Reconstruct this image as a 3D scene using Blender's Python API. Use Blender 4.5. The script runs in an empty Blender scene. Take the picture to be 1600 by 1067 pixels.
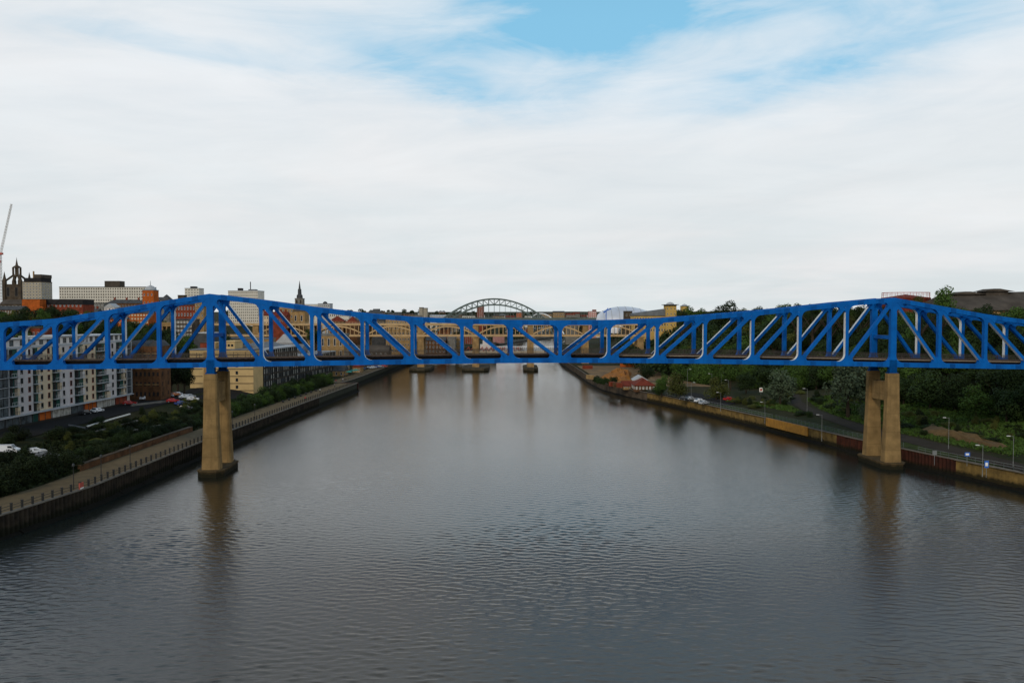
import bpy, math, random
from math import sin, cos, tan, pi, radians, sqrt, atan2
from mathutils import Vector, Matrix, noise
random.seed(7)
SC = bpy.context.scene
COL = SC.collection
# ---------------------------------------------------------------- camera
F, CX, CY, H = 1250.0, 800.0, 533.5, 39.0
PITCH = math.atan(44.5 / 1250)
cam_d = bpy.data.cameras.new('camera')
cam = bpy.data.objects.new('camera', cam_d)
COL.objects.link(cam)
cam.location = (0, 0, H)
cam.rotation_euler = (pi / 2 - PITCH, 0, 0)
cam_d.sensor_width = 36
cam_d.lens = 36 * F / 1600
cam_d.clip_start = 0.5
cam_d.clip_end = 20000
SC.camera = cam
# ---------------------------------------------------------------- world
SUN_EL, SUN_ROT = radians(32), radians(205)
w = bpy.data.worlds.new('World')
SC.world = w
w.use_nodes = True
nt = w.node_tree
nt.nodes.clear()
def N(tree, kind, **kw):
    n = tree.nodes.new(kind)
    for k, v in kw.items():
        setattr(n, k, v)
    return n
class Ex:
    """small wrapper: arithmetic on node sockets"""
    tree = None
    def __init__(s, sock): s.s = sock
    @staticmethod
    def m(op, *a):
        n = Ex.tree.nodes.new('ShaderNodeMath'); n.operation = op
        for i, x in enumerate(a):
            if isinstance(x, Ex): Ex.tree.links.new(x.s, n.inputs[i])
            else: n.inputs[i].default_value = x
        return Ex(n.outputs[0])
    def __add__(s, o): return Ex.m('ADD', s, o)
    def __radd__(s, o): return Ex.m('ADD', o, s)
    def __sub__(s, o): return Ex.m('SUBTRACT', s, o)
    def __rsub__(s, o): return Ex.m('SUBTRACT', o, s)
    def __mul__(s, o): return Ex.m('MULTIPLY', s, o)
    def __rmul__(s, o): return Ex.m('MULTIPLY', o, s)
    def __truediv__(s, o): return Ex.m('DIVIDE', s, o)
    def sat(s):
        r = Ex.m('ADD', s, 0.0); r.s.node.use_clamp = True; return r
def lk(a, b): Ex.tree.links.new(a.s if isinstance(a, Ex) else a, b)
def comb(x, y, z):
    n = Ex.tree.nodes.new('ShaderNodeCombineXYZ')
    for i, v in enumerate((x, y, z)):
        if isinstance(v, Ex): lk(v, n.inputs[i])
        else: n.inputs[i].default_value = v
    return n.outputs[0]
def noi(vec, scale, detail=4, rough=.5, dist=0.):
    n = Ex.tree.nodes.new('ShaderNodeTexNoise')
    lk(vec, n.inputs['Vector']); n.inputs['Scale'].default_value = scale
    n.inputs['Detail'].default_value = detail; n.inputs['Roughness'].default_value = rough
    n.inputs['Distortion'].default_value = dist
    return Ex(n.outputs['Fac'])
def mixc(fac, a, b):
    n = Ex.tree.nodes.new('ShaderNodeMix'); n.data_type = 'RGBA'
    if isinstance(fac, Ex): lk(fac, n.inputs[0])
    else: n.inputs[0].default_value = fac
    for i, v in ((6, a), (7, b)):
        if isinstance(v, tuple): n.inputs[i].default_value = (*v[:3], 1)
        else: lk(v, n.inputs[i])
    return n.outputs[2]
Ex.tree = nt
tc = N(nt, 'ShaderNodeTexCoord')
sep = N(nt, 'ShaderNodeSeparateXYZ'); lk(tc.outputs['Generated'], sep.inputs[0])
dx, dy, dz = [Ex(o) for o in sep.outputs]
az = Ex.m('ARCTAN2', dx, dy)                       # radians, 0 = down river, + = right
el = Ex.m('ARCSINE', dz)
w0_ = noi(comb(az * 2.0, el * 6.0, 11.0), 2.0, 6, .6, .6); w1_ = noi(comb(az * 3.0 + el * 4.0, el * 11.0, 17.0), 1.6, 6, .62, .5)
def blob(a0, e0, sa, se, tilt=0.):
    u = az - a0 + (w0_ - .5) * .22; v = el - e0 + (w1_ - .5) * .07
    uu = (u * cos(tilt) + v * sin(tilt)) / sa
    vv = (v * cos(tilt) - u * sin(tilt)) / se
    return Ex.m('EXPONENT', (uu * uu + vv * vv) * -1.0)
zz = Ex.m('MAXIMUM', dz, 0.0) + 0.10
plane = comb(dx / zz, dy / zz, 0.0)
big = noi(plane, .55, 5, .55, .4)
wisp = noi(comb(dx / zz * .5 + dy / zz * .12, dy / zz * 1.3, 3.1), 1.5, 7, .62, .9)
fine = noi(comb(az * 3.0 + el * 5.0, el * 15 - az * 2.0, 7.3), 1.2, 7, .6, .7)
# thin parts of the cloud sheet: where clear sky shows
hole = (blob(.17, .375, .24, .050, .10) * .82 + blob(.22, .37, .46, .090, 0.) * .40 + blob(-.10, .285, .15, .022, -.25) * .60 + blob(.32, .268, .115, .026, .12) * .62
        + blob(.05, .30, .14, .040, -.1) * .42 + blob(.48, .34, .14, .06, .1) * .40 + blob(-.36, .295, .13, .014, -.04) * .34)
high = Ex.m('MULTIPLY', (el - .40) * 2.2, 1.0).sat() * .85
clear = ((hole + high) * (0.02 + (1.0 - wisp) * 1.0 + (1.0 - fine) * .9) + (big - .55) * .35 * hole + (.48 - fine) * 1.0 * hole).sat()
veil = (.50 - fine) * 1.1 + (.5 - wisp) * .9
clear = (clear * 1.1 + (veil * .55 + .05).sat() * (el * 3.2 - .15).sat() * .55).sat()
sky = N(nt, 'ShaderNodeTexSky', sky_type='NISHITA')
sky.sun_disc = False
sky.sun_elevation = SUN_EL
sky.sun_rotation = SUN_ROT
sky.air_density = 1.0; sky.dust_density = .6; sky.ozone_density = 1.2
blue = mixc((el * 1.6 - .55).sat(), (2.6, 6.2, 8.7), (1.0, 2.4, 4.4)); blue = mixc(.2, blue, sky.outputs[0])
shade = ((fine - .5) * .75 + (wisp - .5) * .30 + (big - .5) * .35)
cl_low, cl_high = (6.8, 7.35, 7.5), (7.9, 8.25, 8.55)
cloud = mixc((el * 4.0).sat(), cl_low, cl_high)
cloud = mixc(((big - .5) * 4 + .3).sat() * .6, cloud, (8.25, 8.1, 8.1))
cb = N(nt, 'ShaderNodeVectorMath', operation='SCALE'); lk(cloud, cb.inputs[0]); lk(shade * .24 + 1.03, cb.inputs['Scale'])
skycol = mixc(clear, cb.outputs[0], blue)
# below the horizon the far land and water give a dull tone
skycol = mixc((dz * -30.0).sat(), skycol, (1.2, 1.2, 1.1))
bg = N(nt, 'ShaderNodeBackground'); bg.inputs[1].default_value = .1
lk(skycol, bg.inputs[0])
wo = N(nt, 'ShaderNodeOutputWorld'); lk(bg.outputs[0], wo.inputs[0])
# ---------------------------------------------------------------- sun
sd = bpy.data.lights.new('sun', 'SUN'); sd.energy = 1.3; sd.angle = radians(12); sd.color = (1, .86, .68)
so = bpy.data.objects.new('sun', sd); COL.objects.link(so)
sv = Vector((sin(SUN_ROT) * cos(SUN_EL), cos(SUN_ROT) * cos(SUN_EL), sin(SUN_EL)))
so.rotation_euler = sv.to_track_quat('Z', 'Y').to_euler()
so.location = (0, -50, 200)
SC.view_settings.view_transform = 'Standard'
SC.view_settings.look = 'None'
SC.view_settings.exposure = 0
SC.view_settings.gamma = 1
SC.view_settings.use_curve_mapping = False
SC.render.engine = 'CYCLES'
SC.cycles.max_bounces = 6
SC.cycles.diffuse_bounces = 2
SC.cycles.glossy_bounces = 3
SC.cycles.volume_bounces = 0
# ---------------------------------------------------------------- geometry of the view: a pixel of the survey photograph to a place
def ray(px, py):
    u, v = (px - CX) / F, -(py - CY) / F
    return Vector((u, cos(PITCH) + v * sin(PITCH), -sin(PITCH) + v * cos(PITCH)))
def onZ(px, py, z):
    r = ray(px, py); t = (z - H) / r.z
    return Vector((r.x * t, r.y * t, z))
def atY(px, py, Y):
    r = ray(px, py); t = Y / r.y
    return Vector((r.x * t, Y, H + r.z * t))
# ---------------------------------------------------------------- materials
MATS = {}
def mat(name, col, rough=.7, var=.25, scale=.6, bump=0., metal=0., streak=0., col2=None, spec=.5, emit=None, rnd=0., tide=0., lift=0.):
    if name in MATS: return MATS[name]
    if rough >= .85: spec = min(spec, .12)
    m = bpy.data.materials.new(name); m.use_nodes = True
    t = m.node_tree; Ex.tree = t
    b = t.nodes['Principled BSDF']
    b.inputs['Roughness'].default_value = rough
    b.inputs['Metallic'].default_value = metal
    b.inputs['Specular IOR Level'].default_value = spec
    g = N(t, 'ShaderNodeNewGeometry')
    f = noi(g.outputs['Position'], scale, 5, .6)
    fac = ((f - .5) * 2.2 + .5).sat()
    c2 = col2 or tuple(max(0, c * (1 - var * 1.6)) for c in col)
    c1 = tuple(min(1, c * (1 + var * .5)) for c in col)
    out = mixc(fac, c2, c1)
    if streak:
        s = N(t, 'ShaderNodeSeparateXYZ'); lk(g.outputs['Position'], s.inputs[0])
        sx, sy, sz = [Ex(o) for o in s.outputs]
        st = noi(comb(sx * 1.0, sy * 1.0, sz * .07), 1.3, 5, .65)
        out = mixc(((st - .5) * 3.0).sat() * streak, out, tuple(c * .35 for c in col))
    if tide or lift:
        s2 = N(t, 'ShaderNodeSeparateXYZ'); lk(g.outputs['Position'], s2.inputs[0]); zc = Ex(s2.outputs[2])
        nn = noi(g.outputs['Position'], .8, 4, .6)
        if lift:   # pour joints in concrete
            fr_ = Ex.m('FRACT', zc / lift); ln = (1.0 - Ex.m('ABSOLUTE', fr_ - .5) * 2.0 * 1.0)
            ln = ((Ex.m('ABSOLUTE', fr_ - .5) - .482) * 60).sat() * .55
            pf = noi(comb(0., 0., Ex.m('FLOOR', zc / lift)), 3.7, 0, 0)
            out = mixc(((pf - .5) * 2.5 + .2).sat() * .35, out, tuple(c * .55 for c in col))
            out = mixc(ln, out, tuple(c * .3 for c in col))
        if tide: out = mixc(((tide - zc) * 1.4 + (nn - .5) * 2.2 + .5).sat() * .9, out, (.010, .011, .006))
    if rnd:
        oi = N(t, 'ShaderNodeObjectInfo')
        out2 = N(t, 'ShaderNodeVectorMath', operation='SCALE'); lk(out, out2.inputs[0])
        lk(Ex(oi.outputs['Random']) * rnd + (1 - rnd / 2), out2.inputs['Scale']); out = out2.outputs[0]
    lk(out, b.inputs['Base Color'])
    if bump:
        bn = N(t, 'ShaderNodeBump'); bn.inputs['Strength'].default_value = bump
        bn.inputs['Distance'].default_value = .1
        lk(noi(g.outputs['Position'], scale * 6, 4, .6), bn.inputs['Height']); lk(bn.outputs[0], b.inputs['Normal'])
    MATS[name] = m
    return m
mat('blue_paint', (.001, .118, .43), .65, .22, .35, streak=.5, col2=(.001, .085, .33), spec=.1)
mat('blue_paint_dark', (.001, .082, .32), .65, .2, .5, spec=.1)
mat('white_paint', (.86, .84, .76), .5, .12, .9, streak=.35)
mat('deck_dark', (.007, .006, .006), .9, .3, 1, spec=.1)
mat('rail_steel', (.10, .06, .04), .5, .2, 2)
mat('beige_duct', (.38, .30, .20), .8, .2, 1)
mat('brown_rail', (.045, .034, .024), .7, .2, 1)
mat('pier_concrete', (.28, .182, .075), .9, .3, .35, .3, streak=.7, lift=4.6)
mat('footing_concrete', (.10, .068, .030), .95, .35, .5, .3, streak=.4, tide=1.1, col2=(.04, .03, .018))
mat('quay_paving', (.135, .098, .052), .95, .2, .4, .1)
mat('coping', (.16, .14, .11), .9, .25, .8, .1)
mat('sheet_pile', (.045, .035, .024), .9, .4, .5, .2, streak=.5, col2=(.014, .012, .010), tide=1.6)
mat('rust_pile', (.060, .020, .012), .9, .4, .5, .2, streak=.4, col2=(.02, .010, .008), tide=1.3)
mat('river_wall', (.22, .140, .042), .95, .45, .45, .3, streak=.75, col2=(.06, .042, .018), tide=1.5)
mat('stone_wall', (.045, .047, .034), .95, .3, .8, .3, streak=.4, tide=1.6)
mat('yellow_panel', (.42, .19, .015), .8, .25, .8, streak=.55)
mat('tide_mud', (.010, .009, .006), .95, .3, 1, .3)
mat('railing_green', (.07, .09, .08), .7, .2, 1)
mat('post_dark', (.018, .018, .016), .8, .2, 1)
mat('galvanised', (.22, .23, .22), .5, .15, 1, metal=.3)
mat('asphalt', (.017, .016, .015), .95, .2, .3, .1)
mat('asphalt_pale', (.036, .029, .021), .95, .2, .3, .1)
mat('white_line', (.75, .75, .72), .8, .1, 1)
mat('dark_glass', (.018, .024, .028), .12, .3, .3, spec=.6)
mat('grey_glass', (.10, .12, .13), .15, .5, .6, spec=.7)
mat('green_glass', (.020, .085, .070), .15, .3, .3, spec=.7)
mat('pale_glass', (.40, .39, .34), .55, .5, .9, spec=.6)
mat('white_frame', (.68, .67, .64), .6, .1, 1)
mat('dark_frame', (.025, .03, .03), .6, .1, 1)
mat('render_white', (.64, .60, .56), .9, .12, .2, streak=.25)
mat('render_grey', (.56, .52, .50), .9, .12, .2, streak=.25)
mat('render_cream', (.62, .50, .34), .9, .12, .2, streak=.25)
mat('brick_orange', (.46, .11, .02), .9, .3, .4, streak=.2)
mat('brick_red', (.24, .055, .028), .9, .35, .4, streak=.2)
mat('brick_brown', (.135, .065, .030), .95, .45, .5, .2, streak=.4, col2=(.055, .03, .016))
mat('stone_tan', (.36, .23, .10), .95, .3, .4, .2, streak=.45)
mat('stone_soot', (.095, .072, .05), .95, .4, .3, .2, streak=.4)
mat('stone_grey', (.20, .19, .165), .95, .3, .4, streak=.3)
mat('hotel_cream', (.58, .41, .19), .9, .12, .3, streak=.2)
mat('hotel_yellow', (.54, .35, .10), .9, .15, .3)
mat('office_white', (.66, .62, .53), .9, .1, .3)
mat('tower_beige', (.40, .35, .26), .9, .15, .3)
mat('roof_slate', (.075, .078, .08), .9, .3, .5, .1)
mat('roof_grey', (.17, .18, .185), .85, .2, .3)
mat('roof_pale', (.42, .43, .43), .8, .15, .3)
mat('roof_red', (.17, .035, .020), .9, .3, .6)
mat('roof_brown', (.085, .070, .055), .95, .3, .15)
mat('roof_dark', (.03, .028, .028), .9, .3, .5)
mat('silver_shell', (.62, .64, .68), .38, .12, .06, metal=.25)
mat('tyne_green', (.090, .125, .115), .6, .2, .4)
mat('hlb_tan', (.52, .345, .165), .8, .2, .5)
mat('arch_white', (.78, .79, .78), .5, .08, .5)
mat('pink_render', (.55, .25, .22), .9, .2, .3)
mat('crane_white', (.62, .60, .57), .7, .1, .5)
mat('crane_red', (.45, .08, .05), .7, .1, .5)
mat('blue_sign', (.02, .14, .55), .5, .1, 1)
mat('teal_cloth', (.02, .22, .17), .8, .2, 1)
mat('timber_jetty', (.085, .070, .045), .95, .4, .5, .3, streak=.7, tide=.8)
mat('bark', (.05, .038, .026), .95, .3, 2)
mat('rubber', (.012, .012, .012), .8, .1, 2)
mat('hub', (.35, .35, .35), .5, .1, 2)
mat('skin', (.42, .24, .16), .7, .05, 2)
for nm, c in (('car_white', (.72, .73, .74)), ('car_silver', (.40, .42, .44)), ('car_black', (.02, .022, .025)), ('car_red', (.42, .015, .012)), ('car_blue', (.03, .07, .25)), ('car_grey', (.14, .15, .16)), ('car_orange', (.45, .12, .02))):
    mat(nm, c, .25, .05, .5, spec=.7)
for nm, c in (('cloth_black', (.02, .02, .025)), ('cloth_red', (.35, .04, .04)), ('cloth_white', (.6, .6, .58)), ('cloth_blue', (.05, .08, .2)), ('cloth_grey', (.16, .16, .17))):
    mat(nm, c, .9, .1, 2)
mat('earth_orange', (.36, .13, .018), .95, .35, .25, .2, col2=(.15, .065, .02))
mat('gravel_grey', (.22, .13, .055), .95, .5, .18, .3, col2=(.06, .05, .038))
mat('earth_bank', (.13, .085, .038), .95, .5, .5, .4, col2=(.06, .04, .02))
def leafmat(name, c1, c2, c3):
    m = bpy.data.materials.new(name); m.use_nodes = True
    t = m.node_tree; Ex.tree = t
    b = t.nodes['Principled BSDF']; b.inputs['Roughness'].default_value = .75; b.inputs['Specular IOR Level'].default_value = .15
    tcn = N(t, 'ShaderNodeTexCoord')
    f = noi(tcn.outputs['Object'], .55, 3, .6)
    f2 = noi(tcn.outputs['Object'], 3.5, 2, .5)
    o = mixc(((f - .5) * 3 + .5).sat(), c1, c2)
    o = mixc(((f2 - .5) * 3 + .3).sat() * .6, o, c3)
    oi = N(t, 'ShaderNodeObjectInfo')
    s = N(t, 'ShaderNodeVectorMath', operation='SCALE'); lk(o, s.inputs[0]); lk(Ex(oi.outputs['Random']) * .7 + .65, s.inputs['Scale'])
    lk(s.outputs[0], b.inputs['Base Color'])
    MATS[name] = m
leafmat('leaf_dark', (.011, .022, .006), (.019, .036, .008), (.033, .055, .012))
leafmat('leaf_green', (.026, .056, .009), (.044, .088, .014), (.075, .118, .020))
leafmat('leaf_olive', (.052, .064, .012), (.080, .090, .018), (.110, .115, .026))
leafmat('leaf_silver', (.030, .048, .024), (.052, .074, .040), (.095, .120, .072))
leafmat('leaf_hedge', (.008, .014, .004), (.014, .024, .006), (.028, .038, .010))
# water
def water_mat():
    m = bpy.data.materials.new('river_water'); m.use_nodes = True
    t = m.node_tree; Ex.tree = t
    b = t.nodes['Principled BSDF']
    b.inputs['Roughness'].default_value = .05
    b.inputs['IOR'].default_value = 1.5
    g = N(t, 'ShaderNodeNewGeometry')
    s = N(t, 'ShaderNodeSeparateXYZ'); lk(g.outputs['Position'], s.inputs[0])
    x, y, z = [Ex(o) for o in s.outputs]
    silt = noi(comb(x * .010, y * .004, 0.0), 1.0, 3, .5)
    lk(mixc(((silt - .5) * 4 + .5).sat(), (.040, .024, .006), (.011, .015, .013)), b.inputs['Base Color'])
    w1 = noi(comb(x * .70 + y * .05, y * 1.05, 0.0), .85, 3, .6, .5)
    w2 = noi(comb(x * .70 - y * .22, y * 1.5, 5.0), 1.9, 3, .6, .3)
    w3 = noi(comb(x * .05, y * .11, 9.0), 1.0, 2, .5)
    calm = noi(comb(x * .012, y * .005, 2.0), 1.0, 3, .5)
    amp = ((calm - .35) * 2.4).sat() * .55 + .45
    w4 = noi(comb(x * 2.2, y * 3.0, 1.0), 2.2, 3, .6, .2)
    hgt = (w1 * .042 + w2 * .034 + w4 * .030) * amp
    bn = N(t, 'ShaderNodeBump'); bn.inputs['Strength'].default_value = 1.0; bn.inputs['Distance'].default_value = 1.0
    lk(hgt, bn.inputs['Height']); lk(bn.outputs[0], b.inputs['Normal'])
    MATS['river_water'] = m
water_mat()
def ground_mat():
    m = bpy.data.materials.new('land'); m.use_nodes = True
    t = m.node_tree; Ex.tree = t
    b = t.nodes['Principled BSDF']; b.inputs['Roughness'].default_value = .95; b.inputs['Specular IOR Level'].default_value = .1
    g = N(t, 'ShaderNodeNewGeometry')
    f1 = noi(g.outputs['Position'], .035, 5, .65); f2 = noi(g.outputs['Position'], .5, 5, .7); f3 = noi(g.outputs['Position'], 2.5, 3, .7)
    o = mixc(((f1 - .5) * 4 + .5).sat(), (.014, .022, .006), (.034, .030, .011))
    o = mixc(((f2 - .5) * 4 + .2).sat() * .8, o, (.045, .036, .015))
    o = mixc(((f3 - .5) * 4 + .2).sat() * .55, o, (.007, .012, .004))
    lk(o, b.inputs['Base Color'])
    bn = N(t, 'ShaderNodeBump'); bn.inputs['Strength'].default_value = .8; bn.inputs['Distance'].default_value = .5
    lk(f2, bn.inputs['Height']); lk(bn.outputs[0], b.inputs['Normal'])
    MATS['land'] = m
ground_mat()
mat('grass', (.036, .052, .010), .95, .4, .5, .5, col2=(.014, .020, .006), spec=.1)
# ---------------------------------------------------------------- mesh builder
class MB:
    def __init__(s): s.v = []; s.f = []; s.m = []
    def quadbox(s, c, m=0, fm=None):
        """c: 8 corners, bottom ring 0-3 then top ring 4-7"""
        n = len(s.v); s.v += [tuple(p) for p in c]
        fs = ((3, 2, 1, 0), (4, 5, 6, 7), (0, 1, 5, 4), (1, 2, 6, 5), (2, 3, 7, 6), (3, 0, 4, 7))
        for i, f in enumerate(fs):
            s.f.append(tuple(n + k for k in f)); s.m.append(fm.get(i, m) if fm else m)
        return s
    def bx(s, x0, x1, y0, y1, z0, z1, m=0, fm=None):
        return s.quadbox([(x0, y0, z0), (x1, y0, z0), (x1, y1, z0), (x0, y1, z0), (x0, y0, z1), (x1, y0, z1), (x1, y1, z1), (x0, y1, z1)], m, fm)
    def beam(s, p, q, wd, hh, m=0, up=(0, 0, 1)):
        p, q = Vector(p), Vector(q); d = (q - p).normalized(); up = Vector(up)
        if abs(d.dot(up)) > .98: up = Vector((0, 1, 0))
        r = d.cross(up).normalized(); u = r.cross(d)
        a, b = r * wd / 2, u * hh / 2
        return s.quadbox([p - a - b, p + a - b, q + a - b, q - a - b, p - a + b, p + a + b, q + a + b, q - a + b], m)
    def prism(s, poly, a0, a1, axis='z', m=0, side=None):
        """poly: 2-D outline; axis z: (x,y) ; axis y: (x,z); axis x: (y,z)"""
        def pt(u, v, a): return (u, v, a) if axis == 'z' else ((u, a, v) if axis == 'y' else (a, u, v))
        n = len(s.v); k = len(poly)
        s.v += [pt(u, v, a0) for u, v in poly] + [pt(u, v, a1) for u, v in poly]
        s.f.append(tuple(range(n + k - 1, n - 1, -1))); s.m.append(m)
        s.f.append(tuple(range(n + k, n + 2 * k))); s.m.append(m)
        for i in range(k):
            j = (i + 1) % k
            s.f.append((n + i, n + j, n + k + j, n + k + i)); s.m.append(side(i) if side else m)
        return s
    def tube(s, p, q, r0, r1=None, n=6, m=0, cap=True):
        r1 = r0 if r1 is None else r1
        p, q = Vector(p), Vector(q); d = (q - p).normalized()
        a = d.orthogonal().normalized(); b = d.cross(a); k = len(s.v)
        for c, r in ((p, r0), (q, r1)):
            for i in range(n):
                t = 2 * pi * i / n; s.v.append(tuple(c + (a * cos(t) + b * sin(t)) * r))
        for i in range(n):
            j = (i + 1) % n; s.f.append((k + i, k + j, k + n + j, k + n + i)); s.m.append(m)
        if cap:
            s.f.append(tuple(k + i for i in range(n - 1, -1, -1))); s.m.append(m)
            s.f.append(tuple(k + n + i for i in range(n))); s.m.append(m)
        return s
    def lathe(s, prof, cx=0, cy=0, n=12, m=0):
        k = len(s.v)
        for r, z in prof:
            for i in range(n):
                t = 2 * pi * (i + .5) / n; s.v.append((cx + r * cos(t), cy + r * sin(t), z))
        for a in range(len(prof) - 1):
            for i in range(n):
                j = (i + 1) % n
                s.f.append((k + a * n + i, k + a * n + j, k + (a + 1) * n + j, k + (a + 1) * n + i)); s.m.append(m)
        return s
    def quad(s, a, b, c, d, m=0):
        n = len(s.v); s.v += [tuple(a), tuple(b), tuple(c), tuple(d)]; s.f.append((n, n + 1, n + 2, n + 3)); s.m.append(m); return s
    def tri(s, a, b, c, m=0):
        n = len(s.v); s.v += [tuple(a), tuple(b), tuple(c)]; s.f.append((n, n + 1, n + 2)); s.m.append(m); return s
    def mesh(s, name, mats, smooth=False):
        me = bpy.data.meshes.new(name); me.from_pydata(s.v, [], s.f)
        if isinstance(mats, str): mats = [mats]
        for x in mats: me.materials.append(MATS[x])
        if len(mats) > 1: me.polygons.foreach_set('material_index', s.m)
        if smooth: me.polygons.foreach_set('use_smooth', [True] * len(me.polygons))
        me.update(); return me
    def build(s, name, mats, parent=None, smooth=False, loc=None, rz=0):
        return put(name, s.mesh(name, mats, smooth), parent, loc, rz)
def put(name, me, parent=None, loc=None, rz=0):
    o = bpy.data.objects.new(name, me); COL.objects.link(o)
    if loc is not None: o.location = loc
    if rz: o.rotation_euler[2] = rz
    if parent: o.parent = parent
    return o
def tag(o, label, cat, group=None):
    o['label'] = label; o['category'] = cat
    if group: o['group'] = group
    return o
def thing(name, label, cat, loc=(0, 0, 0), rz=0, group=None):
    o = bpy.data.objects.new(name, None); COL.objects.link(o); o.location = loc; o.rotation_euler[2] = rz
    o.empty_display_size = 1
    return tag(o, label, cat, group)
def struct(o, kind='structure'):
    o['kind'] = kind; return o
def copy_tree(o, parent=None):
    c = o.copy(); COL.objects.link(c); c.parent = parent
    for ch in list(o.children): copy_tree(ch, c)
    return c
def lerp(tab, x):
    if x <= tab[0][0]: return tab[0][1]
    for (a, va), (b, vb) in zip(tab, tab[1:]):
        if x <= b: return va + (vb - va) * (x - a) / (b - a)
    return tab[-1][1]
# ---------------------------------------------------------------- land and water
LB = [(40, -100), (120, -93), (137, -88.5), (160, -85), (220, -84.5), (300, -81.5), (390, -77.5), (398, -77.3), (400, -86), (420, -84), (500, -82), (600, -80), (760, -60), (900, -32), (1050, 0), (1250, 60), (1400, 140), (1800, 420), (5000, 2600)]
RB = [(40, 150), (120, 128), (176, 112), (195, 104.5), (222, 96), (264, 86), (300, 76), (340, 64), (365, 55), (400, 46), (440, 43), (520, 41), (600, 38), (760, 40), (900, 50), (1050, 85), (1250, 170), (1400, 260), (1800, 560), (5000, 2800)]
def XL(y): return lerp(LB, y)
def XR(y): return lerp(RB, y)
def sm(t): t = max(0, min(1, t)); return t * t * (3 - 2 * t)
def nz(x, y, s): return noise.noise(Vector((x * s, y * s, 1.7)))
def zl(d, y):
    """height of the left bank at d metres from the quay edge"""
    if y < 1000:
        base = 4 + 4 * sm((d - 16) / 26) + 25 * sm((d - 72) / 130) + 5 * sm((d - 200) / 300)
    else:
        base = 4 + 8 * sm((d - 40) / 300) + 26 * sm((d - 200) / 900)
    if y > 900: 
        k = sm((y - 900) / 300); base = base * (1 - k) + k * (4 + 30 * sm((d - 60) / 900) + 6 * sm((y - 1600) / 1400))
    return base + (nz(d, y, .02) * 1.5 if d > 70 else 0) + (abs(nz(d, y, .004)) * 9 + nz(d, y, .011) * 3) * sm((y - 1100) / 700) * sm((d - 60) / 200)
def zr(d, y):
    k = sm((y - 300) / 60)
    near = 4 + 1.2 * sm(d / 16) + 2.8 * sm((d - 22) / 24) + 22 * sm((d - 42) / 80)
    e0 = 62 - 24 * sm((y - 380) / 60); far = 4.6 + 24 * sm((d - e0) / 80)
    z = near * (1 - k) + far * k
    if y > 800:
        k = sm((y - 800) / 300); z = z * (1 - k) + k * (4 + 34 * sm((d - 30) / 420))
    return z + (nz(d, y, .02) * 1.2 if d > 55 else 0) + (abs(nz(d, y, .004)) * 9 + nz(d, y, .011) * 3) * sm((y - 1100) / 700) * sm((d - 60) / 200)
DCOL = [0, .6, 2, 4, 6, 8, 10, 12, 14, 16, 19, 22, 26, 30, 35, 40, 46, 52, 58, 66, 74, 84, 95, 108, 122, 140, 160, 185, 215, 250, 300, 370, 460, 580, 750, 1000, 1500, 2500, 4000]
YROW = [40, 70, 100, 120, 130] + [137 + 6 * i for i in range(44)] + [398, 400] + [406 + 8 * i for i in range(60)] + [900, 930, 960, 1000, 1050, 1100, 1180, 1250, 1320, 1400, 1500, 1600, 1800, 2100, 2500, 3000, 3600, 4300, 5000]
YROW = sorted(set(YROW))
def terrain(name, xf, zf, sgn):
    b = MB()
    nc = len(DCOL)
    for y in YROW:
        for d in DCOL:
            b.v.append((xf(y) + sgn * d, y, zf(d, y)))
    for i in range(len(YROW) - 1):
        for j in range(nc - 1):
            a = i * nc + j
            q = (a, a + 1, a + nc + 1, a + nc)
            b.f.append(q if sgn > 0 else q[::-1]); b.m.append(0)
    return struct(b.build(name, 'land'))
terrain('left_bank_ground', XL, zl, -1)
terrain('right_bank_ground', XR, zr, 1)
import numpy as np
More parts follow.
